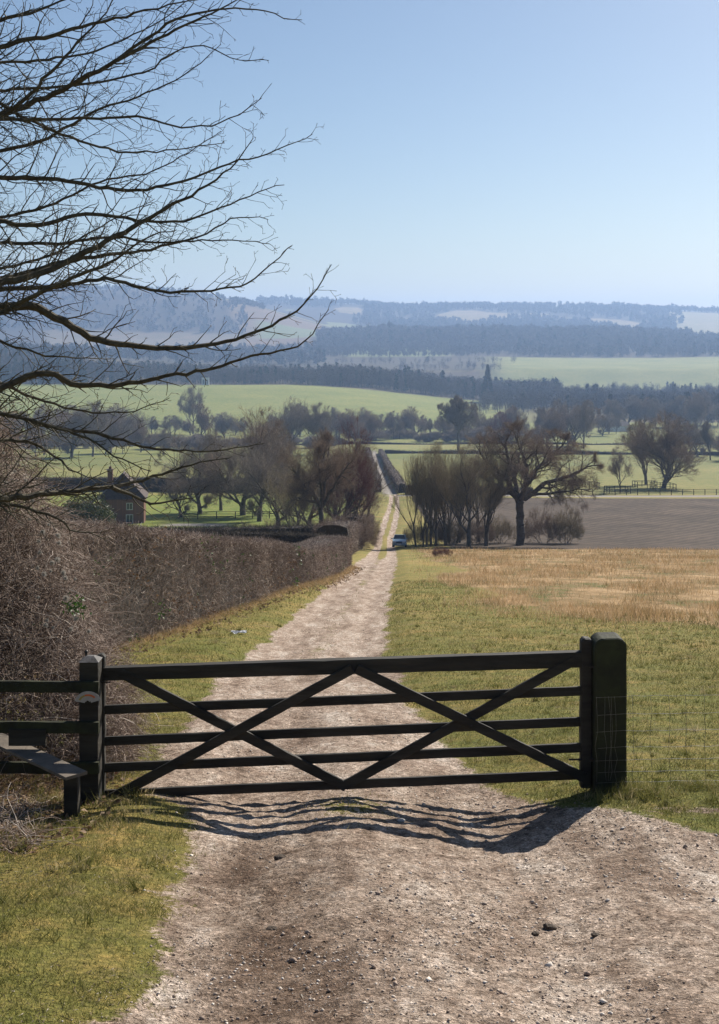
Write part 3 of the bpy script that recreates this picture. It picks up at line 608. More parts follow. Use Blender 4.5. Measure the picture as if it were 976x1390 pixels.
tree('ash', 842, 300, 607, 'small young bare tree by the fence in the right pasture', 'parkland trees right', 1.6, .8, cm='twigs_brown')
tree('oak', 622, 640, 538, 'tall open bare tree rising above the row behind the pasture', None, 1.6, .8, cm='twigs_grey', name='bare_tree')
tree('red', 850-170, 690, 559, 'reddish tinged tree in the row behind the pasture', None, 1.0, 1.0)
tree('ash', 262, 860, 524, 'tall narrow tree standing against the green field', None, 1.0, .8)
tree('conifer', 662, 1395, 495, 'tall dark conifer at the edge of the wood above the green field', name='conifer_tree', wide=1.1)
G = 'bare trees along the far side of the valley pasture'
lab = {'a': 'of the bare grey trees across the valley left of the lane', 'b': 'of the bare grey trees across the valley right of the lane'}
for i, (px, Y, t) in enumerate([(97, 560, 548), (126, 565, 545), (150, 600, 560), (60, 580, 556), (395, 585, 543), (431, 590, 548)]):
    tree(['round2', 'ash'][i % 2], px, Y, t, ['dark trunked tree first from the left in the far pasture row', 'twin of the dark trunked tree just right of it in the far pasture row', 'slighter tree right of the two dark trunked ones', 'tree at the left edge of the far pasture row', 'fan shaped tree in front of the green field left of the lane', 'wide forked tree right of the fan shaped tree'][i], None, cm='twigs_grey')
rt = random.Random(4)
def ordn(i, n):
    if i == 0: return 'leftmost'
    if i == n-1: return 'rightmost'
    j = i+1 if i < n/2 else n-i
    w_ = {1: 'first', 2: 'second', 3: 'third', 4: 'fourth', 5: 'fifth', 6: 'sixth', 7: 'seventh', 8: 'eighth', 9: 'ninth', 10: 'tenth', 11: 'eleventh', 12: 'twelfth', 13: 'thirteenth', 14: 'fourteenth', 15: 'fifteenth', 16: 'sixteenth', 17: 'seventeenth', 18: 'eighteenth', 19: 'nineteenth', 20: 'twentieth', 21: 'twenty first', 22: 'twenty second'}[j]
    return w_+(' from left' if i < n/2 else ' from right')
def row(p0, p1, Y0, Y1, n, t0, t1, lb, grp, keys=('round', 'round2', 'ash', 'tall', 'red'), wd=1.0):
    for i in range(n):
        px = p0+(p1-p0)*(i+rt.random()*.8)/n
        tree(keys[int(rt.random()**1.4*len(keys))], px, Y0+(Y1-Y0)*rt.random(), t0+(t1-t0)*rt.random(), ordn(i, n)+' '+lb, grp, rt.random()*6.28, wd*(.85+.4*rt.random()), cm=rt.choice(['twigs_grey', 'twigs_grey', 'twigs_brown', None]))
row(-80, 470, 690, 860, 40, 548, 572, lab['a'], G+' left', wd=1.1)
row(-60, 240, 560, 640, 10, 566, 592, 'of the smaller bare trees before the left valley row', G+' front left')
row(480, 720, 740, 880, 24, 548, 574, lab['b'], G+' right')
row(720, 800, 640, 800, 7, 540, 556, 'of the bare trees knotted behind the gnarled oak crown', 'knot of trees behind the oak', wd=.9)
row(795, 845, 830, 900, 5, 560, 570, 'of the low pale trees right of the oak', 'low pale trees right of the oak')
row(915, 1060, 520, 600, 10, 560, 580, 'of the bare trees at the right edge of the pasture', 'stand at the right edge')
row(440, 500, 720, 800, 5, 552, 566, 'of the bare trees behind the end of the lane', 'trees behind the lane')
gv = 'scrub between the valley trees'
for i in range(36):
    px = -60+530*(i+rt.random()*.7)/36; tree('shrub', px, 620+200*rt.random(), 588+8*rt.random(), ordn(i, 36)+' of the scrub bushes in the valley left of the lane', gv+' left', wide=2.2, cat='shrub', name='bare_shrub', cm='twigs_grey')
for i in range(20):
    px = 480+260*(i+rt.random()*.7)/20; tree('shrub', px, 740+130*rt.random(), 579+10*rt.random(), ordn(i, 20)+' of the scrub bushes in the valley right of the lane', gv+' right', wide=2.2, cat='shrub', name='bare_shrub', cm='twigs_grey')
row(820, 980, 900, 1000, 12, 530, 548, 'of the dark belt trees behind the large round tree', 'belt behind the large round tree')
for i, (px, Y, t, lb) in enumerate([(118, 176, 668, 'evergreen garden bush left of the brick cottage'), (132, 178, 686, 'yellow green garden bush at the cottage corner'), (100, 178, 680, 'dull evergreen bush furthest left of the cottage')]):
    rg = np.random.default_rng(90+i); x = (px-488)/F*Y; z = hz(x, Y); h = (HY-t)/F*Y-z; N = 5000
    c = rg.normal(size=(N, 3)); c /= np.linalg.norm(c, axis=1, keepdims=True); c *= (rg.random((N, 1))**.33)*(1+.35*fbm(c[:, :1]*2+i, c[:, 2:]*2, 3, i))
    V_, F_ = slivers(c*[h*.55, h*.55, h*.5]+[0, 0, h*.5], rg.normal(size=(N, 3)), .32, .16, rg)
    o = link('evergreen_bush', mesh('evergreen_bush', V_, F_, np.repeat(rg.random(N), 3), mats=[varmat('bush_leaf_%s' % 'abc'[i], [(0, (.025, .04, .012)), (1, [(.09, .10, .04), (.20, .21, .05), (.07, .09, .03)][i])], .6, .3, .2)]), label=lb, cat='shrub')
    o.location = (x, Y, z)

# ------------------------------------------------------------------ carpentry helpers
import bmesh
def beam(p0, p1, h, d, bev=.006, seg=10, wob=.0025, seed=0, taper=1.0, up=None, endcut=None):
    """squared timber between two points: h across the face, d deep"""
    p0 = Vector(p0); p1 = Vector(p1); ax = (p1-p0); L = ax.length; ax.normalize()
    yv = Vector((0, 1, 0)) if up is None else Vector(up); yv = (yv-ax*yv.dot(ax)).normalized(); zv = ax.cross(yv).normalized()
    rr = random.Random(seed); vs = []; prof_ = []
    b = bev; hh, dd = h/2, d/2
    base = [(-dd+b, -hh), (dd-b, -hh), (dd, -hh+b), (dd, hh-b), (dd-b, hh), (-dd+b, hh), (-dd, hh-b), (-dd, -hh+b)]
    for i in range(seg+1):
        t = i/seg; s = 1+(taper-1)*t; c = p0+ax*(L*t)
        for (u, v) in base:
            vs.append(c+yv*(u+rr.uniform(-wob, wob))+zv*(v*s+rr.uniform(-wob, wob)))
    fs = []
    for i in range(seg):
        for k in range(8):
            j = (k+1) % 8; fs.append((i*8+k, i*8+j, i*8+8+j, i*8+8+k))
    fs.append(tuple(range(7, -1, -1))); fs.append(tuple(seg*8+k for k in range(8)))
    return [tuple(v) for v in vs], fs
def build(name, parts, mat, parent=None, **k):
    V_ = []; F_ = []
    for v, f in parts:
        o = len(V_); V_ += v; F_ += [tuple(a+o for a in q) for q in f]
    me = bpy.data.meshes.new(name); me.from_pydata(V_, [], F_); me.update()
    bm = bmesh.new(); bm.from_mesh(me); bmesh.ops.recalc_face_normals(bm, faces=bm.faces); bm.to_mesh(me); bm.free()
    return link(name, me, mat, parent, **k)
def tube(pts, r, n=6, close=True):
    pts = [Vector(p) for p in pts]; m = len(pts); rr = r if hasattr(r, '__len__') else [r]*m; V_ = []; F_ = []
    prev = None
    for i, p in enumerate(pts):
        d = (pts[min(i+1, m-1)]-pts[max(i-1, 0)]).normalized()
        if prev is None: a = d.orthogonal().normalized()
        else: a = (prev-d*prev.dot(d)); a = a.normalized() if a.length > 1e-6 else d.orthogonal().normalized()
        prev = a; b = d.cross(a)
        for k in range(n):
            t = 6.28318*k/n; V_.append(tuple(p+(a*math.cos(t)+b*math.sin(t))*rr[i]))
    for i in range(m-1):
        for k in range(n):
            j = (k+1) % n; F_.append((i*n+k, i*n+j, i*n+n+j, i*n+n+k))
    if close: F_.append(tuple(range(n-1, -1, -1))); F_.append(tuple((m-1)*n+k for k in range(n)))
    return V_, F_
GY = 10.3
def gp(px, py, Y=GY): return ((px-488)/F*Y, Y, (HY-py)/F*Y)
pm = GY/F

# ------------------------------------------------------------------ the gate
gx, gy_, gz = gp(796, 1072)
gate = empty('field_gate', gp(796, 1072), label='wide black five barred field gate with two crossed braces, shut across the track', cat='gate')
def gl(parts): return [([(x-gx, y-gy_, z-gz) for (x, y, z) in v], f) for v, f in parts]
def gbar(name, a, b, hpx, dpt, Y, seed, **k): return build(name, gl([beam(gp(*a, Y), gp(*b, Y), hpx*pm, dpt, .005, 26, .0016, seed, **k)]), M['wood'], gate)
GYb = GY+.045
gbar('top_rail', (138, 914), (792, 894), 17.5, .085, GYb, 1, taper=1.2)
for i, (l, r) in enumerate([(963.5, 937.5), (1006, 979.5), (1042, 1014.5), (1078.5, 1051)]):
    gbar('rail', (138, l), (792, r), 12.2, .034, GYb, 2+i)
for i, (a, b) in enumerate([((163, 913), (470, 1068)), ((150, 1084), (478, 908)), ((484, 908), (794, 1056)), ((468, 1066), (780, 896))]):
    gbar('brace', a, b, 13, .03, GY+.045+(-.036 if i in (0, 2) else -.0365) - (.0 if i in (0, 3) else .031), 12+i)
def rounded_post(px0, px1, ptop, pbot, Y, d, rad_px, seed, grain=.004, n=10, lean=0):
    """squared post with rounded shoulders"""
    x0, _, z1 = gp(px0, ptop, Y); x1, _, z0 = gp(px1, pbot, Y); rad = rad_px*pm; rr = random.Random(seed)
    out = [(x0, z0)]; m = 8
    for k in range(m+1): out.append((z0+(z1-rad-z0)*k/m,))
    L = [(x0, z0+(z1-rad-z0)*k/m) for k in range(m+1)]
    for k in range(1, n): a = math.pi-math.pi/2*k/n; L.append((x0+rad+rad*math.cos(a), z1-rad+rad*math.sin(a)))
    for k in range(0, n): a = math.pi/2-math.pi/2*k/n; L.append((x1-rad+rad*math.cos(a), z1-rad+rad*math.sin(a)))
    L += [(x1, z1-rad-(z1-rad-z0)*k/m) for k in range(0, m+1)]
    V_ = []; b = .012
    js = [(rr.uniform(-grain, grain), rr.uniform(-grain, grain)) for _ in L]; cx, cz = (x0+x1)/2, (z0+z1)/2
    rings = [(-d/2, .0), (-d/2+b, b), (d/2-b, b), (d/2, .0)]
    for (dy, s) in rings:
        for (x, z), (jx, jz) in zip(L, js):
            q = 1-(b-s)/abs(x1-x0)*2 if s == 0 else 1
            V_.append((cx+(x-cx)*q+jx, Y+dy, (z if z <= z0+1e-6 else z-(b if s == 0 else 0)*.7)+jz*.6))
    n_ = len(L); F_ = []
    for r_ in range(3):
        for k in range(n_):
            j = (k+1) % n_; F_.append((r_*n_+k, r_*n_+j, r_*n_+n_+j, r_*n_+n_+k))
    F_.append(tuple(range(n_))); F_.append(tuple(3*n_+k for k in range(n_)))
    return V_, F_
build('hanging_stile', gl([rounded_post(787.5, 802.5, 865, 1067, GY+.045, .1, 6, 3)]), M['wood'], gate)
build('shutting_stile', gl([rounded_post(131, 143, 887, 1085, GY+.05, .08, 5, 4)]), M['wood'], gate)
build('hinge_bolt', gl([tube([gp(772, 1031, GY-.01), gp(790, 1031, GY-.01)], .008, 6), tube([gp(786, 1031, GY-.01), gp(786, 1031, GY+.04)], .012, 6)]), M['iron'], gate)
build('latch', gl([tube([gp(137, 922, GY-.01), gp(137, 945, GY-.01)], .007, 6), tube([gp(128, 926, GY-.02), gp(150, 926, GY-.02)], .007, 6)]), M['iron'], gate)
for i, (px, py) in enumerate([(640, 985), (312, 994)]):
    build('bolt', gl([tube([gp(px, py, GY-.055), gp(px, py, GY+.07)], .009, 8)]), M['iron'], gate)
# posts
post = empty('gate_post', gp(825, 1080, GY), label='thick black post with rounded top at the right end of the gate', cat='gate post')
def rel(o, parts):
    L = o.location; return [([(x-L.x, y-L.y, z-L.z) for (x, y, z) in v], f) for v, f in parts]
build('shaft', rel(post, [rounded_post(804, 847, 862, 1100, GY+.01, .24, 13, 8, .003)]), M['wood_moss'], post)
for py in (905, 1032):
    build('hinge_pin', rel(post, [tube([gp(800, py, GY-.04), gp(812, py, GY-.09)], .009, 6)]), M['iron'], post)
lp = empty('gate_post', gp(123, 1098, GY-.06), label='square black post with a grey sloping cap at the left end of the gate', cat='gate post')
LY = GY-.07
x0, _, zt = gp(110, 896, LY); x1, _, zb = gp(136, 1112, LY)
build('shaft', rel(lp, [beam(((x0+x1)/2, LY, zb), ((x0+x1)/2, LY, zt), x1-x0, .15, .006, 12, .002, 5)]), M['wood'], lp)
cx = (x0+x1)/2; hx = (x1-x0)/2+.004; hy = .08; zc = zt+.001
vv = [(cx-hx, LY-hy, zc), (cx+hx, LY-hy, zc), (cx+hx, LY+hy, zc), (cx-hx, LY+hy, zc), (cx-hx*.35, LY-hy*.1, zc+.034), (cx+hx*.35, LY-hy*.1, zc+.034), (cx+hx*.35, LY+hy*.4, zc+.034), (cx-hx*.35, LY+hy*.4, zc+.034)]
build('cap', rel(lp, [(vv, [(3, 2, 1, 0), (4, 5, 6, 7), (0, 1, 5, 4), (1, 2, 6, 5), (2, 3, 7, 6), (3, 0, 4, 7)])]), M['capwood'], lp)
kx, _, kz = gp(117, 885, LY+.05)
bmk = bmesh.new(); bmesh.ops.create_uvsphere(bmk, u_segments=12, v_segments=8, radius=.016); me = bpy.data.meshes.new('knob'); bmk.to_mesh(me); bmk.free()
me.transform(__import__('mathutils').Matrix.Translation((kx-lp.location.x, LY+.05-lp.location.y, kz-lp.location.z)))
kn = link('knob', me, M['iron'], lp)
build('knob_stem', rel(lp, [tube([(kx, LY+.05, zt), (kx, LY+.05, kz)], .009, 8)]), M['iron'], kn)

# rail fence and stile on the left
fy = LY-.10
rf_ = empty('rail_fence', gp(-60, 1110, fy), label='black three railed timber fence joining the left gate post', cat='fence')
for i, (l, r, h) in enumerate([(931.5, 932.5, 14.5), (987, 987.5, 15), (1043, 1042, 15)]):
    build('rail', rel(rf_, [beam(gp(-230, l-2, fy), gp(134.5, r, fy), h*pm, .045, .005, 22, .002, 30+i)]), M['wood_moss'], rf_)
xx, _, zz = gp(-175, 905, fy+.09)
build('post', rel(rf_, [beam((xx, fy+.09, zz-1.4), (xx, fy+.09, zz), .12, .12, .008, 8, .002, 33)]), M['wood'], rf_)
build('board', rel(rf_, [beam(gp(12, 1001, fy-.03), gp(62.5, 1001, fy-.03), 22*pm, .02, .003, 4, .001, 35)]), M['wood'], rf_)
st = empty('stile', gp(98, 1113, 8.9), label='stile with a weathered plank step on a stubby black post, left of the gate', cat='stile')
# plank runs from behind the rails out to a leg nearer the camera
A = Vector(gp(-12, 1020, 10.45)); B = Vector(gp(97, 1056, 9.55)); A.z = B.z = (A.z+B.z)/2
zc = -3.375; At = F*(-zc)/(993-HY); Bt = F*(-zc)/(1053-HY); A = Vector((gp(-26, 0, At)[0], At, zc)); B = Vector((gp(104, 0, Bt)[0], Bt, zc))
pl = beam(A, B, .025, .19, .003, 12, .0012, 40, up=(0, 1, 0))
build('step_board', rel(st, [pl]), M['plank'], st)
lx = B.x-.055; ly = B.y+.09
build('leg', rel(st, [beam((lx, ly, hz(lx, ly)-.15), (lx, ly, zc-.015), .105, .11, .006, 6, .002, 41)]), M['wood'], st)
lx2, ly2 = A.x+.06, A.y-.1
build('leg', rel(st, [beam((lx2, ly2, hz(lx2, ly2)-.15), (lx2, ly2, zc-.015), .105, .11, .006, 6, .002, 42)]), M['wood'], st)

# torn waymark disc
def colmat(n, c, r=.5): return simple(n, c, tuple(v*.85 for v in c), 30, r)
wm = empty('waymark_sign', gp(120, 947, fy-.03), label='torn white waymark disc with an orange arc under the top fence rail', cat='sign')
def arcband(name, r0, r1, a0, a1, y, mat, jag=0):
    V_ = []; n = 20; rr = random.Random(3)
    for dy in (0, .002):
        for i in range(n+1):
            a = a0+(a1-a0)*i/n
            for r_ in (r0+(rr.uniform(-jag, jag) if dy == 0 else 0), r1): V_.append((r_*math.cos(a)*1.1, y+dy, r_*math.sin(a)-.045))
    m = 2*(n+1); F_ = []
    for i in range(n):
        a = 2*i; F_ += [(a, a+1, a+3, a+2), (m+a, m+a+2, m+a+3, m+a+1), (a+1, m+a+1, m+a+3, a+3), (a, a+2, m+a+2, m+a)]
    return build(name, [(V_, F_)], mat, wm)
arcband('disc', .025, .10, R(18), R(168), -.012, colmat('grubby_white_plastic', (.42, .40, .38)), .008)
arcband('orange_arc', .062, .076, R(45), R(110), -.0155, colmat('orange_ink', (.65, .16, .05)))
arcband('yellow_arc', .062, .076, R(112), R(155), -.0155, colmat('yellow_ink', (.38, .30, .08)))

# wire netting to the right of the post
wf = empty('wire_fence', gp(850, 1070, GY-.1), label='thin galvanised stock netting stretched right from the thick gate post', cat='fence')
wy = GY-.125; rr = random.Random(8); parts = []
rowsw = [945, 969, 992, 1014, 1031, 1047, 1061]
for i, py in enumerate(rowsw):
    pts = [gp(808+rr.uniform(0, 4), py+2, wy)]+[gp(px, py+(px-847)*-.012+rr.uniform(-.8, .8), wy+max(0, (px-850))*.0016) for px in range(847, 1330, 14)]
    parts.append(tube(pts, .0016, 4))
build('horizontal_wires', rel(wf, parts), M['wire'], wf)
parts = []
for px in list(range(860, 1320, 24)):
    yy = wy+max(0, px-850)*.0016; pts = [gp(px+rr.uniform(-2, 2), py+(px-847)*-.012, yy) for py in rowsw+[1068]]; parts.append(tube(pts, .0019, 4))
for px in (809, 822, 827, 829, 835): parts.append(tube([gp(px+rr.uniform(-2, 3), py+rr.uniform(-1, 1), wy-.002) for py in rowsw], .0013, 4))
build('upright_wires', rel(wf, parts), M['wire'], wf)
px_, _, pz_ = gp(1320, 930, wy+.8)
build('end_post', rel(wf, [beam((px_, wy+.78, pz_-1.3), (px_, wy+.78, pz_), .09, .09, .01, 6, .003, 50)]), M['wood_moss'], wf)

# ------------------------------------------------------------------ overhanging tree on the left
rgt = np.random.default_rng(77); rt2 = random.Random(12)
TX, TYY = -6.4, 11.6; tz0 = hz(TX, TYY)
ot = empty('overhanging_tree', (TX, TYY, tz0), label='large bare tree off the left edge, long dark branches sweeping across the sky', cat='tree')
LIMBS = [ # (width px, depth, px points)
 (9, 10.6, [(0,157),(59,133),(103,111),(162,81),(206,57),(256,32),(305,10),(345,-12)]),
 (6, 10.2, [(0,160),(40,130),(90,75),(140,20),(170,-30)]),
 (5, 11.2, [(0,123),(98,116),(197,98),(231,74),(275,62),(320,80),(365,82)]),
 (5, 10.0, [(0,162),(148,160),(197,160),(246,172),(305,165),(355,133)]),
 (5, 10.4, [(0,140),(25,155),(98,187),(148,202),(187,207),(246,202),(305,194)]),
 (7, 10.9, [(0,241),(74,243),(162,258),(221,253),(275,236),(315,221),(354,212),(395,195),(424,182)]),
 (5, 11.6, [(0,295),(64,280),(138,246),(197,236),(250,210),(300,178)]),
 (7, 10.3, [(0,300),(59,305),(120,290),(206,300),(256,298),(315,275),(364,256),(386,251)]),
 (11, 9.9, [(0,384),(49,374),(123,339),(187,305),(231,280),(275,256),(315,226),(344,187)]),
 (8, 11.0, [(0,379),(98,354),(197,339),(275,320),(320,295),(364,298)]),
 (7, 10.5, [(0,393),(74,389),(148,379),(197,393),(261,396),(315,391),(344,379),(396,334)]),
 (12, 9.7, [(0,418),(49,418),(123,457),(197,472),(271,470),(344,452),(393,428),(423,403),(450,359)]),
 (9, 9.5, [(0,528),(60,505),(100,522),(165,522),(225,510),(280,502),(320,490),(370,477),(400,472),(425,450),(446,420)]),
 (6, 10.8, [(0,560),(75,580),(150,592),(190,605),(250,612),(300,611),(358,602)]),
 (9, 9.4, [(0,676),(53,672),(123,663),(152,661),(189,653),(238,637),(279,627),(311,622)]),
 (5, 9.4, [(152,661),(180,674),(205,683),(232,682),(262,676)]),
 (5, 9.8, [(0,598),(41,600),(78,622),(102,642),(130,650)]),
 (5, 10.1, [(0,680),(61,698),(86,710),(95,720),(120,724),(145,733)]),
 (4, 11.2, [(0,462),(50,480),(100,485),(155,487)]),
 (7, 10.0, [(0,64),(30,54),(74,47),(172,20),(275,-3)]),
 (6, 11.3, [(0,28),(60,10),(120,-15)]),
 (5, 10.8, [(160,80),(246,25),(315,12),(364,15),(385,26),(410,27)]),
 (6, 11.9, [(0,330),(80,330),(150,322),(220,330),(300,325),(366,331)]),
 (6, 11.5, [(0,205),(60,190),(130,150),(190,130),(260,95),(300,60)]),
 (5, 12.0, [(0,85),(70,80),(150,62),(230,20),(280,-20)]),
 (7, 9.6, [(0,425),(60,395),(110,372),(160,350),(200,322),(240,312)]),
 (5, 11.8, [(0,365),(70,345),(150,300),(210,270)]),
 (5, 12.1, [(0,520),(60,545),(130,560),(190,556),(230,540)]),
 (5, 10.0, [(0,562),(50,572),(110,592),(160,620),(205,640)]),
]
def smooth_poly(pts, step):
    pts = np.array(pts, float); d = np.r_[0, np.cumsum(np.linalg.norm(np.diff(pts, axis=0), axis=1))]; n = max(int(d[-1]/step), 2)
    s = np.linspace(0, d[-1], n+1)
    # Catmull-Rom through the points
    out = []
    for t in s:
        i = min(max(np.searchsorted(d, t)-1, 0), len(pts)-2); u = (t-d[i])/(d[i+1]-d[i]); p0 = pts[max(i-1, 0)]; p1 = pts[i]; p2 = pts[i+1]; p3 = pts[min(i+2, len(pts)-1)]
        out.append(.5*((2*p1)+(-p0+p2)*u+(2*p0-5*p1+4*p2-p3)*u*u+(-p0+3*p1-3*p2+p3)*u**3))
    return np.array(out)
def wobble(P_, a):
    k = rgt.normal(size=P_.shape)*a; k[0] = 0; return P_+k
limb_parts = []; twV = []; twF = []; toff = 0
def add_tw(pts, r, n=4):
    global toff
    v, f = tube([tuple(p) for p in pts], r, n); twV.extend(v); twF.extend([tuple(a+toff for a in q) for q in f]); toff += len(v)
def spur(p, d, L, r, lv):
    """crooked twig with side spurs"""
    n = max(3, int(L/.055)); q = [np.array(p)]; dd = np.array(d); kids = []
    for i in range(n):
        dd = norm(dd+rgt.normal(size=3)*.15+np.array([.035, 0, .03]))
        q.append(q[-1]+dd*L/n)
        if lv < 3 and i > 0: kids.append((q[-1], dd.copy(), i/n))
    rr = [r*(1-.65*i/n) for i in range(n+1)]
    # little buds: swell the tip
    rr[-1] = max(rr[-1], .0026)
    add_tw(q, rr, 4 if lv < 2 else 3)
    sg = rgt.choice([-1, 1])
    for (k, kd, t) in kids:
        if rgt.random() < (.62 if lv == 1 else .52):
            sg = -sg; a = rgt.normal(size=3)*.45; pl_ = np.array([-kd[2], 0, kd[0]])*sg
            nd = norm(kd*.72+norm(pl_+a)*(.62+.2*rgt.random())); LL = L*(.32+.42*rgt.random())*(1.1-t*.6)
            if LL > .025: spur(k, nd, LL, max(r*(1-.6*t)*.62, .0022), lv+1)
def twigs_along(P3, rad, dens, Lb):
    d = np.r_[0, np.cumsum(np.linalg.norm(np.diff(P3, axis=0), axis=1))]; t = .10; sg = 1
    while t < d[-1]:
        i = min(np.searchsorted(d, t)-1, len(P3)-2); u = (t-d[i])/(d[i+1]-d[i]); p = P3[i]*(1-u)+P3[i+1]*u; kd = norm(P3[i+1]-P3[i]); r = rad[i]
        sg = -sg; a = rgt.normal(size=3)*.5; pl_ = np.array([-kd[2], 0, kd[0]])*sg
        nd = norm(kd*.85+norm(pl_+a)*(.5+.35*rgt.random())); f = t/d[-1]; rem = d[-1]-t
        L = Lb*(.25+.95*rgt.random()**1.6)*(1.05-.82*f)
        spur(p, nd, L, min(max(r*.5, .0032), .008), 1)
        t += dens*(.5+rgt.random())
for (wpx, dep, pts) in LIMBS:
    px_off = pts[0][0] > 0
    Ps = smooth_poly(pts, 13); n = len(Ps); ph = rt2.random()*6
    Yd = dep+.55*np.sin(np.linspace(0, 2.2, n)+ph)-(.55*math.sin(ph))+.5*(rt2.random()-.5)*np.linspace(0, 1, n)
    P3 = np.stack([(Ps[:, 0]-488)/F*Yd, Yd, (HY-Ps[:, 1])/F*Yd], 1); P3[1:-1] += rgt.normal(size=(n-2, 3))*.006
    r0 = wpx/2*pm*.98
    if not px_off:
        # back to the trunk, outside the picture
        a = P3[0]; tdir = norm(P3[0]-P3[1]); mid_ = a+np.array([-1.2, .25, -.0])+tdir*.2
        zt_ = a[2]*.72+(tz0+2.4)*.28; root = np.array([TX+.02, TYY, zt_])
        pre = smooth_poly([root, (root+mid_)/2+np.array([0, 0, -.12]), mid_+(a-mid_)*.3, a], .25)[:-1]
        P3 = np.concatenate([pre, P3]); rad = np.concatenate([np.linspace(r0*2.0, r0*1.08, len(pre)), np.linspace(r0, .0028, n)])
        twigs_along(P3[len(pre)-3:], rad[len(pre)-3:], .066, .55)
    else:
        rad = np.linspace(r0, .003, n); twigs_along(P3, rad, .09, .5)
    # knobbly joints
    rad = rad*(1+.10*rgt.random(len(rad)))
    build('limb', [([(x-TX, y-TYY, z-tz0) for x, y, z in v], f) for v, f in [tube([tuple(p) for p in P3], list(rad), 7)]], M['bark_near'], ot)
# extra limbs reaching away, above and behind, so the tree is whole
ex = []
for i in range(14):
    a = R(60+i*21); z_ = tz0+2.6+i*.42; p = np.array([TX, TYY, z_]); d = norm(np.array([math.cos(a), math.sin(a), .5])); q = [p]
    for k in range(14):
        d = norm(d+rgt.normal(size=3)*.12+np.array([0, 0, .02])); q.append(q[-1]+d*.26)
    q = np.array(q); rad = np.linspace(.06, .005, 15); build('limb', [([(x-TX, y-TYY, z-tz0) for x, y, z in v], f) for v, f in [tube([tuple(k) for k in q], list(rad), 6)]], M['bark_near'], ot)
    twigs_along(q[3:], rad[3:], .3, .6)
tv = np.array(twV)-np.array([TX, TYY, tz0])
build('twigs', [([tuple(v) for v in tv], twF)], M['bark_near'], ot)
tk = [(TX+.03*math.sin(k), TYY+.03*math.cos(k*1.3), tz0-.3+k*.62) for k in range(17)]
build('trunk', [([(x-TX, y-TYY, z-tz0) for x, y, z in v], f) for v, f in [tube(tk, [max(.36-.021*k, .03)+(.12 if k == 0 else 0) for k in range(17)], 14)]], M['bark_near'], ot)
print('overhang twig verts', len(tv))

# ------------------------------------------------------------------ bramble thicket at the left with old man's beard
bt = empty('bramble_thicket', (gp(20, 1000, 12.5)[0], 12.5, hz(-3.4, 12.5)), label='tangled brown bramble thicket with white fluffy seedheads at the left edge', cat='bush')
rb = np.random.default_rng(55); N = 15000
bx0, by0, bz0 = bt.location
outl = np.array([(-420, 540), (-100, 545), (-5, 575), (20, 625), (42, 668), (62, 705), (85, 750), (108, 815), (130, 890), (160, 985)])
Yb = 11.3+2.6*rb.random(N)**1.2; 
pxs = -380+560*rb.random(N)**.75; topy = np.interp(pxs, outl[:, 0], outl[:, 1]); xs = (pxs-488)/F*Yb
gzb = height(xs, Yb, False); ztop = (HY-topy)/F*12.4*(.9+.1*rb.random(N)); hh = np.maximum(ztop-gzb, .15)
zz = gzb+hh*np.where(rb.random(N) < .35, 1-.12*rb.random(N), rb.random(N)**.8)
front = rb.random(N) < .5
a = np.stack([xs, Yb, zz], 1); D = rb.normal(size=(N, 3))*[1, .8, .8]+[.25, -.25, .15]; D /= np.linalg.norm(D, axis=1, keepdims=True)
L = .22+.5*rb.random(N)**2.2; rr_ = .0018+.0026*rb.random(N)**1.5; va = np.clip(.42+rb.normal(size=N)*.28+.4*fbm(xs*1.2, zz*1.2, 3, 5), 0, 1); Vs = []; Fs = []; Vr = []; off = 0
for q in range(5):
    b = a+D*(L/5)[:, None]; V_, F_, n_ = prisms(a, b, rr_*(1-.13*q), rr_*(1-.13*(q+1)), 3, rb); Vs.append(V_); Fs.append(F_+off); Vr.append(np.repeat(va, n_)); off += len(V_)
    a = b; D = D+rb.normal(size=(N, 3))*.30+[0, 0, -.13]; D /= np.linalg.norm(D, axis=1, keepdims=True)
link('stems', mesh('bramble_stems', np.concatenate(Vs)-[bx0, by0, bz0], np.concatenate(Fs), np.concatenate(Vr), mats=[M['twig']]), parent=bt)
# darker heart of dense dead stems
N = 5200; pxs = -400+540*rb.random(N); Yb = 12.3+1.5*rb.random(N); xs = (pxs-488)/F*Yb; gzb = height(xs, Yb, False); hh = np.maximum((HY-np.interp(pxs+25, outl[:, 0], outl[:, 1]))/F*12.4-gzb, .1)*.9
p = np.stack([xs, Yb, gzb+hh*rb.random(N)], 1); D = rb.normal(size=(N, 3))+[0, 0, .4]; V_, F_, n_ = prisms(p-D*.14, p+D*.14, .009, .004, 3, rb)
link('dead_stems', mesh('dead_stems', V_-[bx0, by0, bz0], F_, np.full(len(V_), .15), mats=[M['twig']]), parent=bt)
FL = [(53,735),(54,750),(79,727),(80,737),(78,760),(71,764),(51,771),(60,779),(69,775),(86,778),(102,786),(89,785),(90,812),(52,811),(62,849),(96,854),(103,840),(121,857),(66,712),(58,722),(64,842),(72,852),(95,820),(20,640),(35,652),(12,632),(28,668),(44,680),(8,655),(20,690),(40,705),(5,615)]
for i, (px, py) in enumerate(FL):
    Yf = 11.15; c = np.array(gp(px, py, Yf)); n_ = 150; o = rb.normal(size=(n_, 3)); o /= np.linalg.norm(o, axis=1, keepdims=True); s_ = .011+.014*rb.random()
    if i > 22: s_ *= .7
    V_, F_ = slivers(o*s_*rb.random((n_, 1))**.5, o+rb.normal(size=(n_, 3))*.8, s_*1.5, .0035, rb)
    o_ = link('seedhead', mesh('seedhead', V_, F_, mats=[M['fluff']]), parent=bt); o_.location = c-[bx0, by0, bz0]
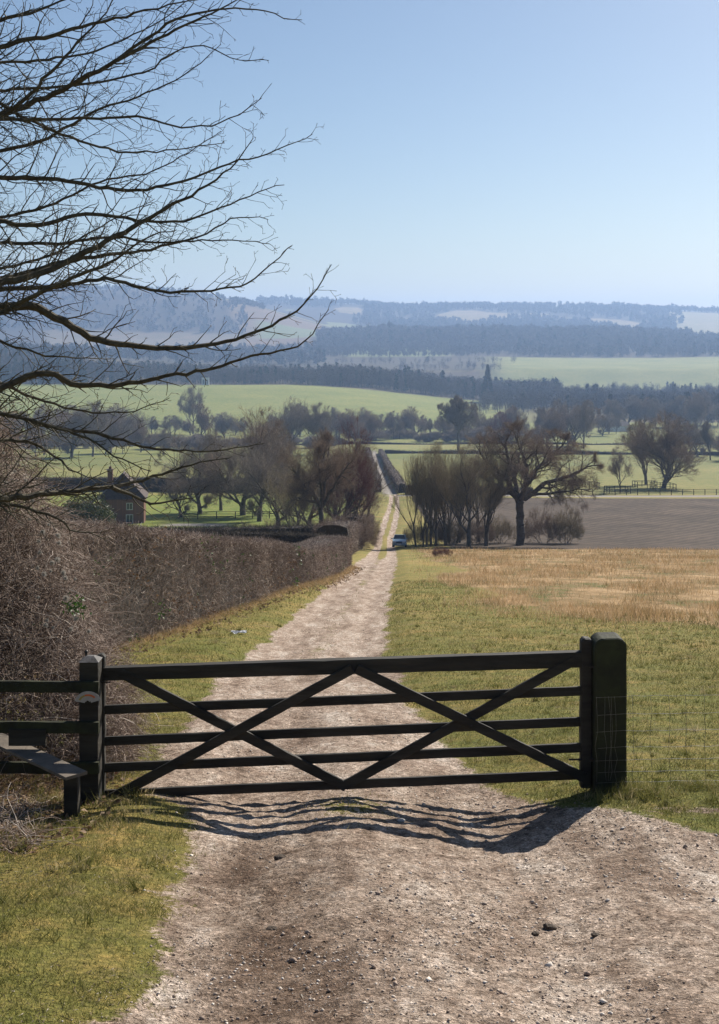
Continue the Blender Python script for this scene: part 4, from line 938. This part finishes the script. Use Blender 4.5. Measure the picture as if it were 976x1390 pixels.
# ivy sprig
N = 90; c = np.array(gp(102, 824, 11.2)); p = c+rb.normal(size=(N, 3))*[.055, .04, .05]; V_, F_ = slivers(p, rb.normal(size=(N, 3)), .035, .028, rb)
link('green_leaves', mesh('green_leaves', V_-[bx0, by0, bz0], F_, np.repeat(rb.random(N), 3), mats=[M['leaf']]), parent=bt)

n = 900; Yq = 8.3+1.9*rb.random(n); pq = -160+215*rb.random(n)**.8; xq = (pq-488)/F*Yq; zq = height(xq, Yq)
a = np.stack([xq, Yq, zq], 1); D = rb.normal(size=(n, 3))*[.9, .7, .3]+[.1, -.1, .75]; D /= np.linalg.norm(D, axis=1, keepdims=True); L = .10+.35*rb.random(n)**1.6; Vs = []; Fs = []; Vr = []; off = 0; va = rb.random(n)
for q in range(6):
    b = a+D*(L/6)[:, None]; V_, F_, n_ = prisms(a, b, .0028-.0003*q, .0028-.0003*(q+1), 3, rb); Vs.append(V_); Fs.append(F_+off); Vr.append(np.repeat(va, n_)); off += len(V_)
    a = b; D = D+rb.normal(size=(n, 3))*.22+[.03, 0, -.22]; D /= np.linalg.norm(D, axis=1, keepdims=True)
link('dead_bramble', mesh('dead_bramble', np.concatenate(Vs), np.concatenate(Fs), np.concatenate(Vr), mats=[M['twig']]), label='low dead bramble stems arching over leaves in front of the stile', cat='bramble', kind='stuff')

# ------------------------------------------------------------------ cottage
hx_, hy_ = pxx(168, 214.), 214.
hx_ = float(hx_); hzz = hz(hx_, hy_)
brick = NT('dark_red_brick'); bt_ = brick.n('TexBrick'); bt_.inputs['Scale'].default_value = 4; bt_.inputs['Color1'].default_value = (.22, .10, .07, 1); bt_.inputs['Color2'].default_value = (.16, .075, .055, 1); bt_.inputs['Mortar'].default_value = (.2, .16, .13, 1); brick.l(brick.co(), bt_.inputs['Vector']); brick.col(bt_.outputs[0])
tile = simple('clay_roof_tiles', (.045, .03, .026), (.075, .05, .042), 3, .85, .03, 8)
wht = simple('white_window_paint', (.75, .74, .70)); gls = simple('window_glass', (.05, .07, .09), None, 5, .08, 0, None, None, .8)
ho_ = empty('brick_cottage', (hx_, hy_, hzz), R(7), label='small dark brick cottage with hipped tile roof behind the hedge', cat='house'); ho_.scale = (1.08, 1.08, 1.08)
hw_, hd_, hh_ = 3.3, 3.4, 4.3
def boxp(x0, x1, y0, y1, z0, z1): return ([(x0,y0,z0),(x1,y0,z0),(x1,y1,z0),(x0,y1,z0),(x0,y0,z1),(x1,y0,z1),(x1,y1,z1),(x0,y1,z1)], [(0,3,2,1),(4,5,6,7),(0,1,5,4),(1,2,6,5),(2,3,7,6),(3,0,4,7)])
build('wall', [boxp(-hw_, hw_, -hd_, hd_, -1, hh_), boxp(-hw_-2.4, -hw_+.05, -1.6, 2.4, -1, 2.6)], brick.m, ho_)
# steep roof, hipped in the lower half with a gablet
rz0, rz1, rz2 = hh_-.25, hh_+2.2, hh_+3.6; e = .45
v = [(-hw_-e,-hd_-e,rz0),(hw_+e,-hd_-e,rz0),(hw_+e,hd_+e,rz0),(-hw_-e,hd_+e,rz0),(-1.35,-2.0,rz1),(1.35,-2.0,rz1),(1.35,2.0,rz1),(-1.35,2.0,rz1),(0,-1.7,rz2),(0,1.7,rz2)]
roof = build('roof', [(v, [(3,2,1,0),(0,1,5,4),(1,2,6,5),(2,3,7,6),(3,0,4,7),(4,5,8),(6,7,9),(5,6,9,8),(7,4,8,9)]),
    ([(-hw_-2.7,-1.9,2.5),(-hw_+.3,-1.9,4.4),(-hw_+.3,2.7,4.4),(-hw_-2.7,2.7,2.5),(-hw_-2.7,-1.9,2.65),(-hw_+.3,-1.9,4.55),(-hw_+.3,2.7,4.55),(-hw_-2.7,2.7,2.65)], [(0,3,2,1),(4,5,6,7),(0,1,5,4),(1,2,6,5),(2,3,7,6),(3,0,4,7)])], tile, ho_)
build('chimney', [boxp(-2.5, -1.7, -.4, .4, rz1-1.5, rz2+.35), boxp(-2.6, -1.6, -.5, .5, rz2+.35, rz2+.5), boxp(-2.3, -1.9, -.2, .2, rz2+.5, rz2+.9)], brick.m, roof)
for (x, z, w_, h_) in [(1.1, 2.9, .5, .55), (1.1, .9, .55, .75)]:
    wn = build('window', [boxp(x-w_, x-w_+.09, -hd_-.06, -hd_+.03, z-h_, z+h_), boxp(x+w_-.09, x+w_, -hd_-.06, -hd_+.03, z-h_, z+h_), boxp(x-w_+.09, x+w_-.09, -hd_-.06, -hd_+.03, z-h_, z-h_+.09), boxp(x-w_+.09, x+w_-.09, -hd_-.06, -hd_+.03, z+h_-.09, z+h_), boxp(x-.03, x+.03, -hd_-.05, -hd_+.03, z-h_+.09, z+h_-.09)], wht, ho_)
    build('pane', [boxp(x-w_+.09, x+w_-.09, -hd_-.025, -hd_+.02, z-h_+.09, z+h_-.09)], gls, wn)
# outbuilding roof at the far left edge
sh = empty('garden_shed', (float(pxx(78, 186.)), 186, hz(float(pxx(78, 186.)), 186)), R(10), label='low dark shed roof left of the cottage bushes', cat='shed')
build('wall', [boxp(-2.2, 2.2, -1.6, 1.6, -1, 2.3)], M['wood'], sh)
build('roof', [([(-2.5,-1.9,2.2),(2.5,-1.9,2.2),(2.5,1.9,2.2),(-2.5,1.9,2.2),(-2.5,0,4.2),(2.5,0,4.2)], [(3,2,1,0),(0,1,5,4),(2,3,4,5),(0,4,3),(1,2,5)])], tile, sh)
# small white lodge against the wood
x_, y_ = float(pxx(279, 1408.)), 1408.
lodge = empty('white_lodge', (x_, y_, hz(x_, y_)), label='tiny white building at the edge of the hazy wood above the green field', cat='building')
build('wall', [boxp(-4, 4, -3, 3, -1, 8.5)], wht, lodge)
build('roof', [([(-4.5,-3.5,8.4),(4.5,-3.5,8.4),(4.5,3.5,8.4),(-4.5,3.5,8.4),(0,0,11.5)], [(3,2,1,0),(0,1,4),(1,2,4),(2,3,4),(3,0,4)])], tile, lodge)
for x in (-2.2, 0, 2.2): build('window', [boxp(x-.6, x+.6, -3.06, -2.9, 1.2, 6)], gls, lodge)
for px, yy, lb in [(838, 905, 'pale farm building half hidden among trees on the right'), (925, 1010, 'distant pale roofed building at the right behind trees')]:
    x = float(pxx(px, yy)); b_ = empty('farm_building', (x, yy, hz(x, yy)), R(20), label=lb, cat='building')
    build('wall', [boxp(-8, 8, -4, 4, -1, 4)], wht, b_); build('roof', [([(-8.5,-4.5,3.9),(8.5,-4.5,3.9),(8.5,4.5,3.9),(-8.5,4.5,3.9),(-8.5,0,7),(8.5,0,7)], [(3,2,1,0),(0,1,5,4),(2,3,4,5),(0,4,3),(1,2,5)])], tile, b_)

# ------------------------------------------------------------------ rail fences in the valley
def farfence(name, label, pts, h=1.25, step=2.6, rails=3, group=None):
    pts = [Vector(p) for p in pts]; o = empty(name, (pts[0].x, pts[0].y, hz(pts[0].x, pts[0].y)), label=label, cat='fence', group=group); pa = []; rp = [[] for _ in range(rails)]
    P0 = []; 
    for a, b in zip(pts[:-1], pts[1:]):
        n = max(1, int((b-a).length/step))
        for i in range(n+(b is pts[-1])): q = a+(b-a)*(i/n); P0.append(Vector((q.x, q.y, hz(q.x, q.y))))
    for q in P0:
        build('post', rel(o, [beam(q-Vector((0, 0, .2)), q+Vector((0, 0, h)), .14, .14, .01, 1, 0, 0)]), M['wood'], o) if len(P0) < 60 else pa.append(beam(q-Vector((0, 0, .2)), q+Vector((0, 0, h)), .14, .14, .01, 1, 0, 0))
    if pa: build('posts', rel(o, pa), M['wood'], o, kind='stuff')
    for k in range(rails):
        zz = h*(.35+.6*k/max(rails-1, 1)); build('rail', rel(o, [tube([q+Vector((0, -.09, zz)) for q in P0], .055, 4)]), M['wood'], o)
    return o
farfence('post_and_rail_fence', 'long dark post and rail fence behind the ploughed field on the right', [(41, 290, 0), (80, 290, 0), (125, 291, 0)], 1.4)
farfence('post_and_rail_fence', 'post and rail fence right of the brick cottage', [(-32, 222, 0), (-22, 222, 0), (-10, 223, 0)], 1.3)
for px, Y, lb in [(900, 312, 'square timber tree guard round the large round pasture tree'), (875, 322, 'timber tree guard round the narrower pasture tree'), (838, 298, 'timber guard beside the small young tree'), (797, 320, 'small timber tree guard alone in the right pasture')]:
    x = float(pxx(px, Y)); farfence('tree_guard', lb, [(x-2.5, Y-3, 0), (x+2.5, Y-3, 0), (x+2.5, Y+3, 0), (x-2.5, Y+3, 0), (x-2.5, Y-3, 0)], 1.6, 2.5, 2)

# ------------------------------------------------------------------ the car
cy = 158.; cxw = float(pxx(542.5, cy)); 
sl_ = math.atan2(hz(cxw, cy+2)-hz(cxw, cy-2), 4)
car = empty('parked_car', (cxw, cy, hz(cxw, cy)+.02), label='blue hatchback parked on the grass beside the track', cat='car'); car.rotation_euler = (sl_, 0, R(-4))
paint = simple('blue_car_paint', (.20, .30, .42), (.18, .27, .38), 3, .22, 0, None, None, .6); rub = simple('tyre_rubber', (.015, .015, .015)); dark = simple('dark_glass', (.012, .016, .022), None, 3, .05, 0, None, None, .8)
lampm = simple('headlamp_lens', (.6, .62, .65), None, 5, .1, 0, None, None, .8); chrome = simple('wheel_alloy', (.4, .4, .42), None, 8, .3, 0, None, None, .5, .8)
# stations along the length (front of the car towards the camera, -Y): y, half width low, waist height, half width waist, bottom
st_ = [(-2.05, .66, .62, .60, .30), (-1.98, .80, .74, .76, .22), (-1.5, .86, .90, .82, .20), (-.95, .88, 1.0, .84, .20), (0, .88, 1.02, .85, .20), (1.0, .88, 1.04, .84, .20), (1.75, .84, 1.02, .80, .24), (1.98, .74, .85, .70, .34)]
V_ = []; F_ = []
for (y, wl, zh, ww, zb_) in st_:
    V_ += [(-wl*.9, y, zb_), (-wl, y, zb_+.15), (-wl, y, (zb_+zh)/2), (-ww, y, zh), (0, y, zh+.04), (ww, y, zh), (wl, y, (zb_+zh)/2), (wl, y, zb_+.15), (wl*.9, y, zb_)]
n = 9
for i in range(len(st_)-1):
    for k in range(n): F_.append((i*n+k, i*n+(k+1) % n, i*n+n+(k+1) % n, i*n+n+k))
F_.append(tuple(range(n))); F_.append(tuple((len(st_)-1)*n+k for k in range(n)))
build('body', [(V_, F_)], paint, car)
def loft(r): # greenhouse
    V_ = []; F_ = []
    for (y, z, w2) in r: V_ += [(-w2, y, z), (w2, y, z)]
    return V_
gh = [(-.98, .99, .80), (-.30, 1.47, .62), (1.05, 1.48, .62), (1.72, 1.02, .76)]
g0 = []
for (y, z, w2) in gh: g0.append((-w2, y, z)); g0.append((w2, y, z))
g0 += [(-.82, -.2, 1.0), (.82, -.2, 1.0), (-.81, 1.0, 1.02), (.81, 1.0, 1.02)]
build('glasshouse', [(g0, [(0, 1, 3, 2), (4, 5, 7, 6), (0, 2, 8), (2, 4, 10, 8), (4, 6, 10), (1, 9, 3), (3, 9, 11, 5), (5, 11, 7), (2, 3, 5, 4)])], dark, car)
build('roof', [beam((0, -.34, 1.50), (0, 1.10, 1.51), 1.26, .05, .02, 4, 0, 0, up=(0, 0, 1))], paint, car)
for s in (-1, 1):
    build('pillar', [tube([(s*.79, -1.0, 1.0), (s*.62, -.32, 1.49)], .035, 5), tube([(s*.75, 1.72, 1.03), (s*.62, 1.05, 1.49)], .06, 5), tube([(s*.80, .35, 1.0), (s*.63, .35, 1.49)], .035, 5)], paint, car)
    build('headlight', [boxp(s*.56-.16, s*.56+.16, -2.04, -1.94, .60, .74)], lampm, car)
    build('mirror', [boxp(s*.95-.09, s*.95+.09, -.82, -.72, .98, 1.12)], paint, car)
    for y in (-1.25, 1.25):
        wh = build('wheel', [tube([(s*.68, y, .31), (s*.88, y, .31)], .31, 18)], rub, car)
        build('rim', [tube([(s*.82, y, .31), (s*.892, y, .31)], .19, 12)], chrome, wh)
build('grille', [boxp(-.36, .36, -2.07, -1.98, .50, .66)], rub, car)
build('number_plate', [boxp(-.26, .26, -2.09, -2.0, .36, .47)], simple('plate_white', (.7, .7, .68)), car)

# ------------------------------------------------------------------ ground cover: blades, straw, leaves, stones
def masks(x, Y):
    l = np.interp(Y, TY, TL); r = np.interp(Y, TY, TRr); wb = fbm(x*1.3, Y*.9, 3, 21)*.5
    so = .2; d = sst(-1, 1, (x-l+wb)/so)*sst(-1, 1, (r-x+wb)/so)
    m = (x-(l+r)/2)/np.maximum((r-l)/2, .4)
    s_ = .45*np.exp(-(m/.2)**2)*sst(18, 30, Y)*(.5+1.6*fbm(x*.8, Y*.25, 3, 33))+.55*np.exp(-((x+.08)/.35)**2-((Y-9.9)/.6)**2)
    return d*(1-np.clip(s_, 0, 1))
rg = np.random.default_rng(101)
def scatter(n, Y0, Y1, q=.34, p=1.0):
    Y = np.exp(np.log(Y0)+(np.log(Y1)-np.log(Y0))*rg.random(n)**p); x = (rg.random(n)*2-1)*q*Y*np.where(Y < 9, 9/Y*.9+.1, 1); return x, Y
x, Y = scatter(540000, 4.6, 60, .45, p=1.15)
d = masks(x, Y); rgx_ = np.interp(Y, RGY, RGX)
cl = fbm(x*2.2, Y*2.2, 3, 70)
keep = (rg.random(len(x)) < (1-d)**2*np.clip(.75+1.6*cl, .12, 1)+.02*(d < .95)) & ~((x > rgx_) & (Y > 38))
lh = np.interp(Y, [5, 12, 20, 30, 60], [-3.1, -3.1, -4.0, -3.4, -2.0]); 
x, Y, cl, d = x[keep], Y[keep], cl[keep], d[keep]; n = len(x); z = height(x, Y)
dd = rg.normal(size=(n, 3))*.55; dd[:, 2] = 1
hgt = np.interp(Y, [5, 12, 30, 60], [.026, .032, .055, .09])*(.5+rg.random(n))*(1+1.2*np.clip(cl, 0, 1)); tuft = fbm(x*1.1+9, Y*1.1, 2, 71)
hgt *= 1+1.3*sst(.16, .3, tuft)
hgt *= 1+1.6*np.exp(-((x-2.15)/.35)**2-((Y-10.2)/.3)**2)
V_, F_ = slivers(np.stack([x, Y, z+hgt*.35], 1), dd, hgt, .0022+.00028*Y, rg)
va = np.clip(.38+rg.normal(size=n)*.22+.8*fbm(x*.7, Y*.5, 3, 72), 0, 1)
link('grass', mesh('grass', V_, F_, np.repeat(va, 3), mats=[M['grass']]), kind='stuff', label='short green turf on the verges either side of the track', cat='grass')
print('blades', n)
x, Y = scatter(270000, 26, 150, .46, .9); k = (x > np.interp(Y, RGY, RGX)-7*fbm(x/4, Y/8, 4, 41)+rg.normal(size=len(x))*1.8) & (x > np.interp(Y, TY, TRr)+1); k &= rg.random(len(x)) < np.clip(.5+3*fbm(x/2.5, Y/4, 4, 80), .04, 1)
x, Y = x[k], Y[k]; n = len(x); z = height(x, Y); dd = rg.normal(size=(n, 3))*.35; dd[:, 2] = 1; h_ = (.18+.25*rg.random(n))*(1+fbm(x/4, Y/5, 2, 81))
V_, F_ = slivers(np.stack([x, Y, z+h_*.4], 1), dd, h_, .008+.00022*Y, rg)
link('dead_grass', mesh('dead_grass', V_, F_, np.repeat(np.clip(.45+rg.normal(size=n)*.25+.6*fbm(x/5, Y/6, 3, 82), 0, 1), 3), mats=[M['straw']]), kind='stuff', label='rough golden dead grass covering the slope below the ploughed field', cat='grass')
# dead grass and leaves at the foot of hedge, fence and thicket
fb = np.array(hp_([(-150, 1010, 690), (20, 940, 700), (100, 908, 708), (180, 884, 711), (250, 862, 722), (300, 842, 728), (375, 812, 736), (430, 795, 748), (478, 771, 731)]))
n = 14000; t = rg.random(n)**1.5; Y = fb[0, 1]+(fb[-1, 1]-fb[0, 1])*t; x = np.interp(Y, fb[:, 1], fb[:, 0])+np.abs(rg.normal(size=n))*.3*(.5+rg.random(n))-.2
x2 = -2.25-1.9*rg.random(9000); Y2 = 9.0+4.5*rg.random(9000); x2 = np.where(x2 > -2.3-.5*(Y2-9)*0, x2, x2); x = np.r_[x, x2]; Y = np.r_[Y, Y2]; n = len(x)
z = height(x, Y); dd = rg.normal(size=(n, 3))*.8; dd[:, 2] = .8; h_ = np.interp(Y, [9, 20, 60], [.07, .16, .3])*(.5+rg.random(n)); V_, F_ = slivers(np.stack([x, Y, z+h_*.25], 1), dd, h_, .003+.0003*Y, rg)
link('dead_grass', mesh('dead_grass_foot', V_, F_, np.repeat(rg.random(n)*.8, 3), mats=[M['straw']]), kind='stuff', label='pale dead grass tangled along the foot of the hedge', cat='grass')
Yh = rg.choice(Y[:14000], 2000); n = 5400; x = np.r_[-2.2-1.5*rg.random(3200)**.9, np.interp(Yh, fb[:, 1], fb[:, 0])+rg.random(2000)**2*.9, -1.9-.6*rg.random(200)]; Yl = np.r_[8.4+4.3*rg.random(3200), Yh, 8.2+3*rg.random(200)]
z = height(x, Yl)+.008; D = rg.normal(size=(n, 3))*[1, 1, .35]; D /= np.linalg.norm(D, axis=1, keepdims=True); N_ = rg.normal(size=(n, 3))*.5+[0, 0, 1]; S2 = np.cross(D, N_); S2 /= np.linalg.norm(S2, axis=1, keepdims=True); s_ = (.012+.016*rg.random(n))[:, None]*(1+Yl[:, None]/40)
c = np.stack([x, Yl, z+.01*rg.random(n)], 1); up_ = np.cross(S2, D)*s_*.35
V_ = np.stack([c-D*s_*1.4, c-S2*s_*.7+up_, c+D*s_*1.4, c+S2*s_*.7+up_], 1).reshape(-1, 3)
F_ = np.arange(4*n).reshape(-1, 4); F3 = np.concatenate([F_[:, [0, 1, 2]], F_[:, [0, 2, 3]]])
link('fallen_leaves', mesh('fallen_leaves', V_, F3, np.repeat(rg.random(n), 4), mats=[M['brownleaf']]), kind='stuff', label='brown fallen leaves scattered under the fence and hedge', cat='leaves')
# stones
x, Y = scatter(190000, 4.6, 34, .42, 1.2); d = masks(x, Y); k = (rg.random(len(x)) < d*np.clip(.35+2.2*fbm(x*1.2, Y*1.2, 3, 90), .03, 1)); x, Y = x[k], Y[k]; n = len(x); z = height(x, Y)
sz = .0022+.008*rg.random(n)**7*(1+1.0*(rg.random(n) < .04)); sz *= np.interp(Y, [5, 34], [.9, 1.6])
B_ = np.array([(1,0,0),(-1,0,0),(0,1,0),(0,-1,0),(0,0,1),(0,0,-1)], float); FB = np.array([(0,2,4),(2,1,4),(1,3,4),(3,0,4),(2,0,5),(1,2,5),(3,1,5),(0,3,5)])
O = B_[None]*(1+.5*(rg.random((n, 6, 1))-.5))*[1, 1, .6]; O = O+rg.normal(size=(n, 6, 3))*.15; an = rg.random(n)*6.28; ca, sa = np.cos(an)[:, None], np.sin(an)[:, None]
O = np.stack([O[..., 0]*ca-O[..., 1]*sa, O[..., 0]*sa+O[..., 1]*ca, O[..., 2]], -1)*sz[:, None, None]*1.3
V_ = (np.stack([x, Y, z+sz*.25], 1)[:, None]+O).reshape(-1, 3); F_ = (np.arange(n)[:, None, None]*6+FB[None]).reshape(-1, 3)
link('loose_stones', mesh('loose_stones', V_, F_, np.repeat(np.clip(rg.random(n)**1.3, 0, 1), 6), mats=[M['pebble']]), kind='stuff', label='loose stones and crumbs of earth scattered over the dirt track', cat='stones')
x, Y = scatter(60000, 4.6, 30, .36, 1.2); d = masks(x, Y); k = rg.random(len(x)) < np.clip(.25+2.5*fbm(x*1.6, Y*1.6, 3, 91), .04, 1); x, Y = x[k], Y[k]; n = len(x); z = height(x, Y)+.003
D = rg.normal(size=(n, 3))*[1, 1, .15]; V_, F_ = slivers(np.stack([x, Y, z], 1), D, .012+.03*rg.random(n)**2, .003+.002*rg.random(n)+.0001*Y, rg)
link('plant_debris', mesh('plant_debris', V_, F_, np.repeat(rg.random(n), 3), mats=[varmat('dry_debris', [(0, (.045, .032, .022)), (.55, (.14, .10, .07)), (.8, (.36, .29, .21)), (1, (.6, .54, .45))])]), kind='stuff', label='bits of dry grass and bark trodden into the track', cat='debris')
# taller tufts on the verges, round the posts and below the netting
nt_ = 1500; xt, Yt = scatter(nt_, 6, 45, .45, 1.0); dk = masks(xt, Yt); kk = (dk < .35) & ~((xt > np.interp(Yt, RGY, RGX)) & (Yt > 38)); xt, Yt = xt[kk], Yt[kk]
xt = np.r_[xt, 2.0+.35*rg.random(40), 2.1+3.5*rg.random(170), -2.35+.3*rg.normal(size=30)]; Yt = np.r_[Yt, 10.1+.3*rg.normal(size=40)*.5, 9.95+.22*rg.normal(size=170), 10.2+.2*rg.normal(size=30)]; Yt = np.clip(Yt, 5.5, 60)
ht = .05+.09*rg.random(len(xt))**2; m_ = 26; xx_ = (xt[:, None]+rg.normal(size=(len(xt), m_))*.035).ravel(); yy_ = (Yt[:, None]+rg.normal(size=(len(xt), m_))*.035).ravel(); hh_2 = (ht[:, None]*(.5+rg.random((len(xt), m_)))).ravel(); n = len(xx_)
dd = rg.normal(size=(n, 3))*.4+np.stack([(xx_-np.repeat(xt, m_))*9, (yy_-np.repeat(Yt, m_))*9, 1+0*xx_], 1); V_, F_ = slivers(np.stack([xx_, yy_, height(xx_, yy_)+hh_2*.4], 1), dd, hh_2, .004+.0002*yy_, rg)
link('grass_tufts', mesh('grass_tufts', V_, F_, np.repeat(np.clip(np.repeat(rg.random(len(xt)), m_)*.8+.3*rg.random(n), 0, 1), 3), mats=[M['grass']]), kind='stuff', label='longer tufts of grass on the verges and around the gate posts', cat='grass')
# leaves caught in the hedge and thicket
fh = np.array(hp_([(-150, 1010, 690), (20, 940, 700), (100, 908, 716), (180, 884, 719), (250, 862, 728), (300, 842, 733), (375, 812, 740), (430, 795, 748), (478, 771, 731)])); n = 5200; Y = fh[0, 1]+(fh[-1, 1]-fh[0, 1])*rg.random(n)**1.4
x = np.interp(Y, fh[:, 1], fh[:, 0])+.1-.25*rg.random(n); z = height(x, Y, False)+np.interp(Y, fh[:, 1], fh[:, 2])*rg.random(n)**1.3; k = fbm(Y*.8, z*2.2, 3, 221) > .06
x, Y, z = x[k], Y[k], z[k]; n = len(x); gk = fbm(Y*.5, z, 2, 222) > .02
for nm, kk, mt, lb in (('hedge_leaves', gk, 'leaf', 'scattered green leaves caught in the face of the near hedge'), ('hedge_leaves', ~gk, 'brownleaf', 'scattered withered leaves caught in the face of the near hedge')):
    q = kk.nonzero()[0]; V_, F_ = slivers(np.stack([x, Y, z], 1)[q], rg.normal(size=(len(q), 3)), .05+.0008*Y[q], .035+.0006*Y[q], rg)
    link(nm, mesh(nm, V_, F_, np.repeat(rg.random(len(q)), 3), mats=[M[mt]]), kind='stuff', label=lb, cat='leaves')
# clods that can be told apart and the litter on the verge
earth = simple('dark_damp_earth', (.05, .037, .028), (.12, .09, .065), 20, .9, .01)
def lump(name, p, s, mat, label, cat, seed):
    bm = bmesh.new(); bmesh.ops.create_icosphere(bm, subdivisions=3, radius=1); r_ = np.random.default_rng(seed); o3 = r_.random(3)*9
    for v in bm.verts:
        f_ = 1+.7*float(fbm(np.array([v.co.x*1.6+o3[0]+v.co.z]), np.array([v.co.y*1.6+o3[1]]), 3, seed)[0]); v.co = Vector((v.co.x*s*f_, v.co.y*s*.8*f_, v.co.z*s*.45*f_))
    me = bpy.data.meshes.new(name); bm.to_mesh(me); bm.free(); o = link(name, me, mat, label=label, cat=cat); o.location = p+Vector((0, 0, s*.15)); return o
def near(px, py):
    Yn = float(np.interp(-py, -_yt[_m], _Yt[_m])); 
    for _ in range(12):
        x = (px-488)/F*Yn; zz = hz(x, Yn); Yn = Yn*.5+.5*(-zz*F/(py-HY))
    return Vector(((px-488)/F*Yn, Yn, hz((px-488)/F*Yn, Yn)))
for i, (px, py, s, lb) in enumerate([(746, 1260, .036, 'dark clod of earth lying on the near track, biggest of three'), (727, 1268, .022, 'small dark clod left of the biggest clod'), (808, 1270, .024, 'dark stone like clod right of the biggest clod'),
    (380, 1165, .04, 'low dark clump of earth in the rut below the gate'), (368, 1262, .03, 'flat dark flint at the edge of the near rut'), (545, 1115, .03, 'pale small stone beneath the middle of the gate')]):
    lump('clod', near(px, py), s, earth if i != 5 else simple('pale_flint', (.45, .43, .40)), lb, 'clod' if i != 5 else 'stone', i+3)
p = near(324, 861); bm = bmesh.new(); bmesh.ops.create_grid(bm, x_segments=8, y_segments=5, size=1); r_ = random.Random(2)
for v in bm.verts: v.co = Vector((v.co.x*.19, v.co.y*.09, .05+r_.uniform(-.03, .03)))
me = bpy.data.meshes.new('litter'); bm.to_mesh(me); bm.free()
o = link('litter', me, simple('white_plastic_sheet', (.8, .8, .8), None, 5, .5), label='scrap of white plastic litter on the left verge', cat='litter'); o.location = p
md = o.modifiers.new('thickness', 'SOLIDIFY'); md.thickness = .004
